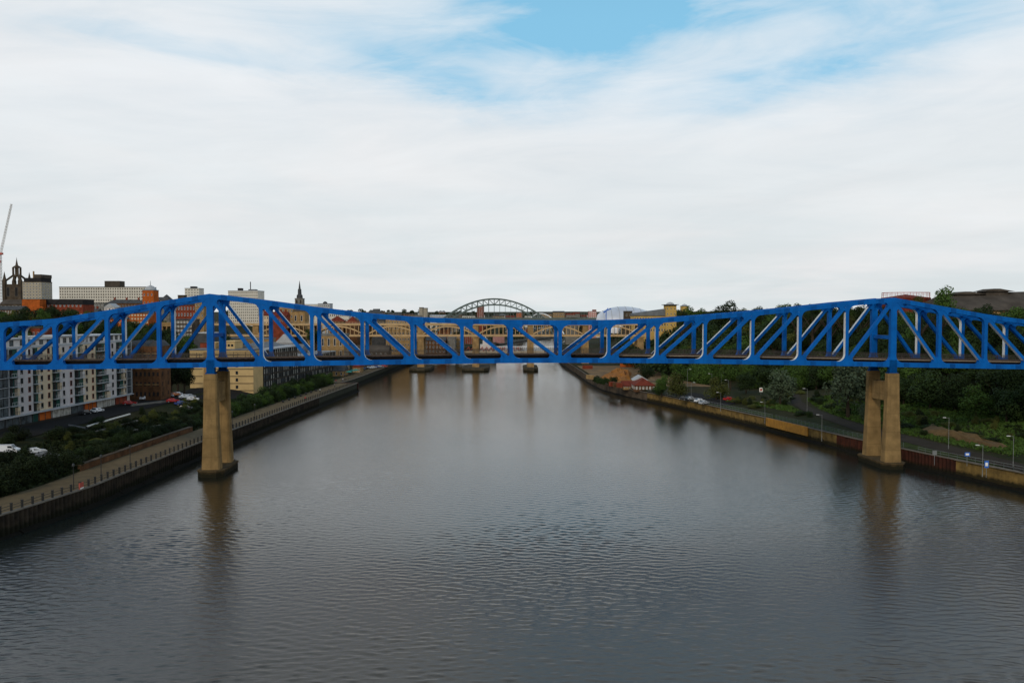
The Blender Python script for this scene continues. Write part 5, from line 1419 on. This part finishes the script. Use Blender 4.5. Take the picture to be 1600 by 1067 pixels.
# left hillside trees
i = 0; lt = 0
while lt < 62 and i < 2000:
    i += 1
    Y = rt.uniform(300, 560); d = rt.uniform(72, 230); x = XL(Y) - d; px = 800 + 1250 * x / Y
    if not (-30 < px < 600): continue
    g = hgt(x, Y); top = 489 - (g + 10 - 39) * 1250 / Y
    # keep the railway and known houses in view: leave gaps
    if Y < 345 and -150 < x < -95: continue
    if 355 < px < 480 and Y < 560 and rt.random() < .75: continue
    lt += 1
    m = rt.choice(['leaf_dark', 'leaf_green', 'leaf_dark', 'leaf_olive']); tree(x, Y, rt.uniform(6, 10), rt.uniform(3.5, 5.5), m, lzone(x, Y, m), 'hillside_tree', group='trees on the left hillside')
for (px, py, z, w_, h_, m, lb) in [(268, 618, 8, 40, 52, 'leaf_hedge', 'very dark tree between the old brown warehouse and the cream hotel'), (288, 616, 8, 34, 48, 'leaf_hedge', 'dark tree pressed against the cream hotel gable'), (278, 612, 8, 40, 60, 'leaf_hedge', 'tallest dark tree in the gap left of the cream hotel'), (262, 606, 8, 34, 58, 'leaf_hedge', 'dark tree behind the corner of the old brown warehouse'), (284, 600, 8, 40, 58, 'leaf_hedge', 'rearmost dark tree in the gap left of the cream hotel'), (255, 614, 8.5, 22, 44, 'leaf_hedge', 'dark tree at the corner of the old brown warehouse')]:
    tpx_tree(px, py, z, w_, h_, m, lb)
for (px0, px1, yt, yb_, Y, n) in [(-5, 34, 488, 520, 415, 5), (30, 66, 500, 520, 405, 4), (58, 100, 493, 515, 410, 5), (95, 150, 500, 520, 400, 6), (148, 176, 500, 520, 395, 4), (176, 214, 505, 535, 385, 5), (210, 262, 508, 540, 370, 6), (225, 275, 500, 530, 400, 5), (262, 306, 512, 540, 380, 5), (318, 352, 500, 545, 400, 5), (340, 360, 515, 545, 420, 2), (190, 240, 498, 520, 425, 5), (480, 500, 490, 520, 530, 3)]:
    for i in range(n):
        px = px0 + (px1 - px0) * (i + .5) / n + rt.uniform(-3, 3); Yt = Y + rt.uniform(-8, 8); q = atY(px, yt + rt.uniform(0, 9), Yt); g = hgt(q.x, Yt)
        h = max(5, min(20, q.z - g)); m = rt.choice(['leaf_dark', 'leaf_dark', 'leaf_green']); tree(q.x, Yt, h, rt.uniform(3.6, 5.2), m, lzone(q.x, Yt, m), 'hillside_tree', group='trees on the left hillside')
# shrubs and hedges of the left bank
def along(y): return ['far left, nearest the viewer', 'by the first railing bend', 'below the parked white cars', 'opposite the lifebuoy board', 'beside the planter wall start', 'below the white topped barrier', 'below the road end', 'just before the left bridge pier', 'behind the left bridge pier', 'first beyond the bridge pier', 'below the cream gable', 'under the start of the river wing', 'under the middle of the river wing', 'under the far part of the river wing', 'near the walkers', 'at the far hedge end'][[i for i, v in enumerate((135, 145, 155, 168, 180, 195, 208, 222, 240, 262, 285, 305, 325, 350, 380, 999)) if y < v][0]]
def shrub(x, y, r, h, m, label, group=None):
    t = thing('shrub', label, 'shrub', (x, y, hgt(x, y)), rt.uniform(0, 6.28), group)
    c = put('foliage', rt.choice(crowns(m)), t, (0, 0, h * .42)); c.scale = (r / 5, r / 5, h * .62 / 5)
    k = put('stem', TRUNK, t); k.scale = (.3, .3, h / 14); return t
y = 128.
while y < 178:
    for d in (13.5, 17.5, 22, 26.5, 31, 36):
        yy = y + rt.uniform(-1.4, 1.4); h = rt.uniform(3.8, 5.4) if d < 30 else rt.uniform(2, 3)
        x = XL(yy) - d - rt.uniform(-.8, .8)
        if d > 24 and 148 < yy < 190: continue
        shrub(x, yy, rt.uniform(2.6, 3.6), h, 'leaf_hedge', 'dark thicket shrub %s, %s' % ('edging the promenade' if d < 16 else 'a row back' if d < 24 else 'well back from the promenade', along(yy)), 'thicket by the near left promenade')
    y += 4.4
y = 178.
while y < 262:
    for d in (14.5, 18.5):
        yy = y + rt.uniform(-1, 1); shrub(XL(yy) - d, yy, rt.uniform(1.8, 2.7), rt.uniform(1.9, 3.0) + (1.2 if 205 < y < 226 else 0), rt.choice(['leaf_hedge', 'leaf_dark']), 'low dark shrub %s the planter bed, %s' % ('at the front of' if d < 16 else 'at the back of', along(yy)), 'shrubs behind the planter wall')
    y += 3.9
y = 262.
while y < 405:
    for d in (13, 17.5):
        yy = y + rt.uniform(-1.2, 1.2); shrub(XL(yy) - d, yy, rt.uniform(2.2, 3.2), rt.uniform(3.6, 5.6), rt.choice(['leaf_dark', 'leaf_dark', 'leaf_green']), '%s hedge shrub before the hotel, %s' % ('front row' if d < 15 else 'back row', along(yy)), 'hedge in front of the hotel')
    y += 4.6
for (x, y, r, h) in [(-140 + 12, 152, 4, 4), (-122, 196, 3, 3.6), (-117, 205, 3, 3), (-121, 190, 2.6, 2.8), (-112, 232, 2.5, 2.5)]:
    shrub(x, y, r, h, 'leaf_hedge', 'bush on rough ground beside the left road, %s' % along(y), 'bushes by the left road')
for i in range(46):
    y = rt.uniform(196, 292); d = rt.uniform(21, 34.5)
    m = rt.choice(['leaf_hedge', 'leaf_dark', 'leaf_olive']); shrub(XL(y) - d, y, (1.3, 2.3)[i % 2], rt.uniform(1.0, 2.4), m, '%s %s bush on the waste ground, %s' % ('small' if i % 2 == 0 else 'wide', TONE[m], along(y)), 'bushes on the waste ground')
for i, (p0_, p1_) in enumerate([((150, 672), (215, 655)), ((205, 640), (262, 632)), ((190, 668), (250, 655))]):
    a_, b__ = g2(*p0_, 7), g2(*p1_, 7); r = thing('low_wall', ['long low stone wall on the waste ground below the white topped barrier', 'low wall beside the road end under the old brown warehouse', 'low wall fragment among the bushes nearest the planter'][i], 'wall', (a_[0], a_[1], hgt(*a_)))
    MB().beam((0, 0, .35), (b__[0] - a_[0], b__[1] - a_[1], .35 + hgt(*b__) - hgt(*a_)), .4, .9).build('masonry', 'stone_grey', r)
# right bank scrub
for i in range(120):
    Y = rt.uniform(206, 318); d = rt.uniform(9, 42)
    x = XR(Y) + d; px = 800 + 1250 * x / Y
    if any((Vector((x, Y)) - Vector(p_)).length < 6 for p_ in road_pts + path_pts): continue
    zz_ = hgt(x, Y)
    near_road = any((Vector((x, Y)) - (Vector(a) * (1 - k / 4) + Vector(b_) * k / 4)).length < 5.2 for a, b_ in zip(road_pts, road_pts[1:]) for k in range(5))
    if near_road: continue
    shrub(x, Y, (1.2, 1.4, 2.5)[i % 3], (2.2, .8, 1.3)[i % 3] * rt.uniform(.9, 1.2), 'leaf_olive' if i % 2 else rt.choice(['leaf_hedge', 'leaf_dark']), '%s %s scrub bush on rough grass, ' % ('tall' if i % 3 == 0 else 'low' if i % 3 == 1 else 'broad', 'olive' if i % 2 else 'dark') + ('right of the tall grass lamp post' if px > 1482 else 'right of the right bridge pier' if px > 1400 else 'behind the right bridge pier' if px > 1345 else 'above the yellow panel' if px > 1200 else 'near the red car'), 'scrub on the right bank')
for i, (px, py) in enumerate(((932, 597), (938, 599), (944, 600), (950, 600), (956, 598), (961, 599), (1026, 614), (1031, 616))):
    q = onZ(px, py, 4.6); shrub(q.x, q.y, 2.0, 3.0, 'leaf_dark', ['dark bush leftmost of the river wall clump before the earth heap', 'second bush from the left in the river wall clump', 'third bush in the river wall clump before the earth heap', 'fourth bush in the river wall clump', 'fifth bush in the river wall clump, above the storage boxes', 'last bush of the river wall clump, left of the annexe', 'dark bush at the right corner of the red roofed house', 'dark bush just right of the one at the red roofed house corner'][i], 'bushes on the river wall by the red roofed house')
# rough tufts as ground cover
def tufts(name, label, n, fn, m, seed, s0=.5):
    r = random.Random(seed); v, f = [], []
    for i in range(n):
        x, y = fn(r); z = hgt(x, y); t = r.uniform(0, pi); s = s0 * r.uniform(.5, 1.6); k = len(v)
        dx_, dy_ = cos(t) * s * .5, sin(t) * s * .5; lx, ly = r.gauss(0, .2), r.gauss(0, .2)
        v += [(x - dx_, y - dy_, z - .05), (x + dx_, y + dy_, z - .05), (x + dx_ + lx, y + dy_ + ly, z + s), (x - dx_ + lx, y - dy_ + ly, z + s * .8)]; f.append((k, k + 1, k + 2, k + 3))
    me = bpy.data.meshes.new(name); me.from_pydata(v, [], f); me.materials.append(MATS[m]); me.update()
    o = bpy.data.objects.new(name, me); COL.objects.link(o); o['kind'] = 'stuff'; o['label'] = label; o['category'] = 'grass'
def fR(r):
    while 1:
        Y = r.uniform(150, 300); d = r.uniform(12, 60); x = XR(Y) + d
        if all(abs((Vector((x, Y)) - Vector(a)).dot(Vector((-(Vector(b_) - Vector(a)).y, (Vector(b_) - Vector(a)).x)).normalized())) > 4 or not (-2 < (Vector((x, Y)) - Vector(a)).dot((Vector(b_) - Vector(a)).normalized()) < (Vector(b_) - Vector(a)).length + 2) for a, b_ in zip(road_pts + path_pts[1:], (road_pts + path_pts[1:])[1:])): return x, Y
def fL(r): Y = r.uniform(140, 260); return XL(Y) - r.uniform(11, 32), Y
tufts('rough_grass', 'rough brown and green grass on the right bank', 26000, fR, 'leaf_green', 3, .42)
tufts('rough_grass', 'rough dark ground cover on the left bank', 9000, fL, 'leaf_hedge', 4, .5)
# ---------------------------------------------------------------- vehicles
def car_meshes(paint, van=False):
    L = 4.9 if van else 4.3; Wd = 1.8; H1 = 1.95 if van else 1.45
    if van: prof = [(-L / 2, .35), (-L / 2, 1.85), (-L / 2 + .15, H1), (1.0, H1), (1.7, 1.25), (2.35, 1.0), (L / 2, .8), (L / 2, .35)]
    else: prof = [(-L / 2, .4), (-L / 2 + .02, .95), (-L / 2 + .35, 1.02), (-1.35, H1 - .04), (-.8, H1), (.35, H1), (1.05, .98), (1.9, .86), (L / 2, .7), (L / 2, .35)]
    b = MB(); n = len(prof)
    def ins(z): return .13 if z > 1.05 else 0
    for s in (-1, 1):
        b.v += [(x, s * (Wd / 2 - ins(z) - (.05 if abs(x) > 2 else 0)), z) for x, z in prof]
    b.f.append(tuple(range(n))); b.f.append(tuple(range(2 * n - 1, n - 1, -1))); b.m += [0, 0]
    for i in range(n): j = (i + 1) % n; b.f.append((j, i, n + i, n + j)); b.m.append(0)
    body = b.mesh('body', paint)
    g = MB()
    if van: sidep = [(.35, 1.2), (.35, 1.75), (1.1, 1.75), (1.62, 1.2)]
    else: sidep = [(-1.45, 1.0), (-1.1, H1 - .12), (.3, H1 - .12), (.85, 1.0)]
    for s in (-1, 1):
        yo = s * (Wd / 2 - .055)
        P = [(x, yo if z < 1.1 else s * (Wd / 2 - .115), z) for x, z in sidep]
        g.quad(*(P if s > 0 else P[::-1]))
    if van: g.quad((1.06, -.7, 1.9), (1.66, -.76, 1.3), (1.66, .76, 1.3), (1.06, .7, 1.9))
    else:
        g.quad((.42, -.7, H1 - .03), (1.03, -.76, 1.02), (1.03, .76, 1.02), (.42, .7, H1 - .03))
        g.quad((-1.36, .7, H1 - .02), (-L / 2 + .33, .72, 1.06), (-L / 2 + .33, -.72, 1.06), (-1.36, -.7, H1 - .02))
    glass = g.mesh('window', 'dark_glass')
    wm = MB().tube((0, -.11, 0), (0, .11, 0), .33, n=12).tube((0, -.13, 0), (0, .13, 0), .18, n=8, m=1).mesh('wheel', ['rubber', 'hub'])
    lm = MB().bx(-.03, .03, -.16, .16, -.09, .09).mesh('headlight', 'white_frame')
    return body, glass, wm, lm, L
CARM = {}
def car(px, py, z, rz, paint, label, van=False, group=None):
    label = label.replace(' in the row parked on the far left quay', ' parked on the far left quay')
    k = (paint, van)
    if k not in CARM: CARM[k] = car_meshes(paint, van)
    body, glass, wm, lm, L = CARM[k]
    q = onZ(px, py, z); zz_ = hgt(q.x, q.y) + .16
    r = thing('parked_van' if van else 'parked_car', label, 'van' if van else 'car', (q.x, q.y, zz_), rz, group)
    put('body', body, r); put('window', glass, r)
    for x in (-1.3, 1.3):
        for y in (-.82, .82): put('wheel', wm, r, (x, y, .33))
    for y in (-.65, .65): put('headlight', lm, r, (L / 2, y, .66))
    return r
car(12, 714, 5.8, .1, 'car_white', 'white van parked in the dark yard at the left edge', True)
car(56, 709, 5.8, .75, 'car_white', 'white hatchback parked right of the white van at far left')
car(72, 710, 5.8, .8, 'car_grey', 'grey car parked behind the white hatchback')
car(92, 711, 5.8, .9, 'car_silver', 'silver car half hidden by the thicket at far left')
car(152, 645, 8, 1.4, 'car_white', 'white car parked by the shop fronts of the apartment row')
car(133, 648, 8, 1.4, 'car_black', 'black car behind the white one at the shop fronts')
car(203, 633, 8, .3, 'car_red', 'dark red car at the road end below the old brown warehouse')
car(228, 625, 8, 1.2, 'car_white', 'small white car alone below the old brown warehouse')
for i, (px, py, pn, rz, lb) in enumerate([(262, 627, 'car_silver', .2, 'silver car at the left end of the crowded yard beside the cream hotel'), (270, 634, 'car_red', .4, 'red car in the crowded yard beside the cream hotel'), (277, 625, 'car_white', 1.3, 'white car next to the orange one in the crowded hotel yard'), (273, 626, 'car_orange', 1.2, 'orange car in the crowded hotel yard'),
        (289, 628, 'car_white', .5, 'white car in front of the cream hotel gable'), (296, 627, 'car_silver', .9, 'silver car near the cream hotel corner'), (301, 629, 'car_white', .2, 'white car nearest the left bridge pier in the hotel yard'), (290, 638, 'car_black', .1, 'black car at the near side of the crowded hotel yard'), (283, 635, 'car_blue', .7, 'dark blue car amid the crowded hotel yard')]):
    car(px, py, 6.5, rz, pn, lb)
for i, (px, pn) in enumerate([(566, 'car_blue'), (572, 'car_black'), (577, 'car_white'), (583, 'car_white'), (588, 'car_blue'), (594, 'car_silver'), (600, 'car_red')]):
    car(px, 577 - (px - 566) * .10, 4.2, .3, pn, '%s car in the row parked on the far left quay, %s' % (pn[4:], ['nearest the orange house', 'next to the nearest blue one', 'third from the orange house', 'fourth from the orange house', 'beyond the two white ones', 'second from the far end', 'at the far end']
        [i]), group='cars parked on the far quay')
car(1068, 623, 4.8, 2.2, 'car_black', 'black car at the left end of the right bank car park')
car(1079, 623, 4.8, .5, 'car_silver', 'silver car second from left in the right bank car park')
car(1093, 626, 4.8, .5, 'car_white', 'white car in the middle of the right bank car park')
car(1100, 629, 4.8, .6, 'car_silver', 'silver car parked just right of the white one on the right bank')
car(1139, 624, 5.5, .35, 'car_red', 'bright red car parked apart by the olive tree on the right bank')
# ---------------------------------------------------------------- lamps, signs
def lamp(px, py, h, label, z=5.0, s=-1, cat='street lamp'):
    q = onZ(px, py, z); zz_ = hgt(q.x, q.y)
    r = thing('street_lamp', label, cat, (q.x, q.y, zz_), 0)
    MB().tube((0, 0, -.3), (0, 0, 1.2), .09, .08, 8).tube((0, 0, 1.2), (0, 0, h), .06, .045, 8).build('pole', 'galvanised', r)
    MB().beam((0, 0, h - .1), (s * 1.0, 0, h + .05), .07, .07).build('arm', 'galvanised', r)
    MB().bx(min(s * .8, s * 1.55), max(s * .8, s * 1.55), -.14, .14, h - .02, h + .12).build('lamp_head', 'white_frame', r)
lamp(1074, 612, 10, 'tall lamp post in front of the olive tree left of the white cars', s=1)
lamp(1080, 620, 6.5, 'slender lamp post beside the silver car in the right car park', s=1)
lamp(1126, 637, 6.5, 'lamp post on the river wall below the round olive tree')
lamp(1112, 608, 8, 'lamp post behind the trees above the right car park', z=6)
lamp(1127, 606, 8, 'lamp post to the right of its fellow behind the round olive tree', z=6, s=1)
lamp(1138, 612, 6, 'lamp post just behind the red car', z=6)
lamp(1195, 655, 6.5, 'lamp post on the river wall just left of the yellow panel')
lamp(1261, 640, 8, 'lamp post standing beside the path right of the silvery tree', z=6)
lamp(1284, 682, 7, 'lamp post by the railing right of the yellow panel')
lamp(1482, 698, 8, 'tall lamp post on the grass right of the bridge pier', z=5.2)
lamp(1535, 738, 6.5, 'short lamp post behind the pale railing at right', z=4.6)
lamp(1583, 722, 7, 'lamp post beside the road at the right edge', z=5.2)
for i, (px, py) in enumerate([(69 + 94, 764), (214, 748), (257, 730), (387, 680), (416, 668), (447, 655)]):
    q = onZ(px, py, 4.1); r = thing('quay_lamp', ['dark lamp standard by the nearest thicket corner on the left quay', 'dark lamp standard on the left quay right of the red lifebuoy board', 'dark lamp standard just before the left bridge pier', 'dark lamp standard first beyond the left bridge pier', 'dark lamp standard second beyond the left bridge pier', 'dark lamp standard third beyond the left bridge pier'][i], 'street lamp', (XL(q.y) - 1.6, q.y, 4.03))
    MB().tube((0, 0, 0), (0, 0, 4.6), .1, .06, 8).build('pole', 'post_dark', r); MB().lathe([(.08, 4.6), (.28, 4.7), (.22, 5.1), (.02, 5.25)], 0, 0, 8).build('lantern', 'dark_frame', r)
def sign(px, py, h, w_, hh, m, label, z=5.0, m2=None):
    q = onZ(px, py, z); r = thing('road_sign', label, 'sign', (q.x, q.y, hgt(q.x, q.y)), 0)
    MB().tube((0, 0, -.2), (0, 0, h), .05, n=6).build('post', 'galvanised', r)
    MB().bx(-w_ / 2, w_ / 2, -.09, -.05, h - hh, h).build('board', m, r)
    if m2: MB().bx(-w_ * .32, w_ * .32, -.10, -.088, h - hh * .75, h - hh * .25).build('symbol', m2, r)
sign(1189, 616, 3.0, 1.4, 1.7, 'white_paint', 'white sign board with a red mark on the rough slope', 6, 'crane_red')
sign(1207, 624, 3.2, .8, .9, 'galvanised', 'small grey sign left of the silvery tree', 5.5)
sign(1460, 720, 3.2, 1.0, 1.0, 'galvanised', 'grey backed sign on the grass right of the pier', 4.8)
sign(1511, 720, 3.0, 1.2, .9, 'blue_sign', 'blue sign on the grass, left of the two blue ones', 5, 'white_paint')
sign(1541, 740, 3.4, .9, 1.5, 'blue_sign', 'taller blue sign behind the pale railing, right of the other blue one', 4.6, 'white_paint')
for i, (px, py, lb) in enumerate([(169, 764, 'red lifebuoy board with white strip on the left quay railing')]):
    q = onZ(px, py, 4.1); r = thing('lifebuoy_stand', lb, 'lifebuoy', (XL(q.y) - .1, q.y, 4.1), 1.57)
    MB().bx(-.7, .7, -.1, .1, -.2, 1.3).build('board', 'crane_red', r); MB().bx(-.6, .6, -.15, -.1, .1, .35).build('white_strip', 'white_paint', r)
# parasols
for i, (px, py) in enumerate(((545, 587), (550, 585), (556, 584))):
    q = onZ(px, py, 4.1); r = thing('parasol', ['teal cafe parasol on the far quay, nearest of three', 'teal cafe parasol, middle of three', 'teal cafe parasol, farthest of three'][i], 'parasol', (q.x, q.y, 4.05))
    MB().tube((0, 0, 0), (0, 0, 2.6), .05).build('pole', 'galvanised', r); MB().lathe([(2.0, 2.1), (1.0, 2.6), (.03, 2.9)], 0, 0, 8).build('canopy', 'teal_cloth', r)
# beach-like box and planters along the promenade wall
for i in range(7):
    y = 312 + i * 7.5; r = thing('bench', 'dark bench facing the river in front of the hotel hedge', 'bench', (XL(y) - 8.6, y, 4.03), pi / 2, 'benches along the hotel hedge')
    MB().bx(-.9, .9, -.25, .25, .4, .48).build('seat', 'post_dark', r); MB().bx(-.9, .9, .2, .27, .5, .95).build('backrest', 'post_dark', r)
    for x in (-.75, .75): MB().bx(x - .04, x + .04, -.2, .25, 0, .4).build('leg', 'post_dark', r)
# ---------------------------------------------------------------- people
def person(x, y, z, rz, top, legs, label, step=.22):
    """one continuous skinned body: joints with radii, smoothed"""
    J = {}; V = []; E = []; Rd = []
    def j(n, p, r): J[n] = len(V); V.append(p); Rd.append(r)
    j('pel', (0, 0, .95), .15); j('waist', (0, 0, 1.12), .135); j('chest', (0, .01, 1.35), .17); j('neck', (0, 0, 1.50), .06); j('head', (0, .02, 1.63), .10); j('crown', (0, .01, 1.73), .07)
    for s, st in ((-1, step), (1, -step)):
        j('hip%d' % s, (s * .1, 0, .9), .105); j('knee%d' % s, (s * .1, st * .6 + .05, .5), .068); j('ank%d' % s, (s * .1, st, .09), .045); j('toe%d' % s, (s * .11, st + .17, .04), .035)
        j('sh%d' % s, (s * .2, 0, 1.42), .065); j('el%d' % s, (s * .25, -st * .4, 1.14), .045); j('wr%d' % s, (s * .25, -st * .9 + .08, .9), .032)
    def e(a, b): E.append((J[a], J[b]))
    for a, b in (('pel', 'waist'), ('waist', 'chest'), ('chest', 'neck'), ('neck', 'head'), ('head', 'crown')): e(a, b)
    for s in ('-1', '1'):
        for a, b in (('pel', 'hip' + s), ('hip' + s, 'knee' + s), ('knee' + s, 'ank' + s), ('ank' + s, 'toe' + s), ('chest', 'sh' + s), ('sh' + s, 'el' + s), ('el' + s, 'wr' + s)): e(a, b)
    me = bpy.data.meshes.new('person'); me.from_pydata(V, E, []); 
    o = bpy.data.objects.new('person', me); COL.objects.link(o)
    sk = o.modifiers.new('skin', 'SKIN')
    lay = me.skin_vertices[0].data if me.skin_vertices else None
    return o, Rd
def make_person_mesh(step):
    o, Rd = person(0, 0, 0, 0, None, None, None, step)
    me = o.data
    if not me.skin_vertices: 
        bpy.context.view_layer.objects.active = o
    for i, r in enumerate(Rd): me.skin_vertices[0].data[i].radius = (r, r)
    me.skin_vertices[0].data[0].use_root = True
    o.modifiers.new('sub', 'SUBSURF').levels = 1
    dg = bpy.context.evaluated_depsgraph_get(); dg.update()
    res = bpy.data.meshes.new_from_object(o.evaluated_get(dg)); bpy.data.objects.remove(o)
    return res
PM = [make_person_mesh(.22), make_person_mesh(.05)]
def dress(me, top, legs):
    m2 = me.copy(); m2.name = 'person'; m2.materials.clear()
    for x in (top, legs, 'skin', 'cloth_black'): m2.materials.append(MATS[x])
    for p in m2.polygons:
        z = p.center.z; x = abs(p.center.x)
        p.material_index = 3 if z > 1.66 or (z > 1.55 and p.center.y < -.02) else 2 if z > 1.49 or (z < .97 and x > .19) else 0 if z > .92 else 1
        p.use_smooth = True
    return m2
ppl = [(477, 626, 'cloth_red', 'cloth_black', 'person in a red top walking on the promenade in front of the hedge'), (514, 612, 'cloth_black', 'cloth_blue', 'person in black beside the quay railing near the jutting corner'), (523, 605, 'cloth_grey', 'cloth_black', 'person in grey walking left of the jutting quay corner'),
       (537, 596, 'cloth_white', 'cloth_blue', 'person in a white top at the jutting quay corner'), (541, 595, 'cloth_black', 'cloth_black', 'person in black at the jutting quay corner beside the one in white'), (538, 589, 'cloth_blue', 'cloth_black', 'person in blue walking just before the teal parasols'), (563, 584, 'cloth_black', 'cloth_grey', 'person in dark clothes right of the teal parasols'),
       (525, 598, 'cloth_red', 'cloth_blue', 'person in a red top near the hedge end'), (500, 613, 'cloth_white', 'cloth_black', 'person in a white top by the benches')]
for i, (px, py, a, b_, lb) in enumerate(ppl):
    q = onZ(px, py, 4.03); x = min(q.x, XL(q.y) - 1.2); o = put('person', dress(PM[i % 2], a, b_), None, (x, q.y, 4.03 if q.y < 398 or q.y > 401 else 4.03), i * 1.3)
    tag(o, lb, 'person')
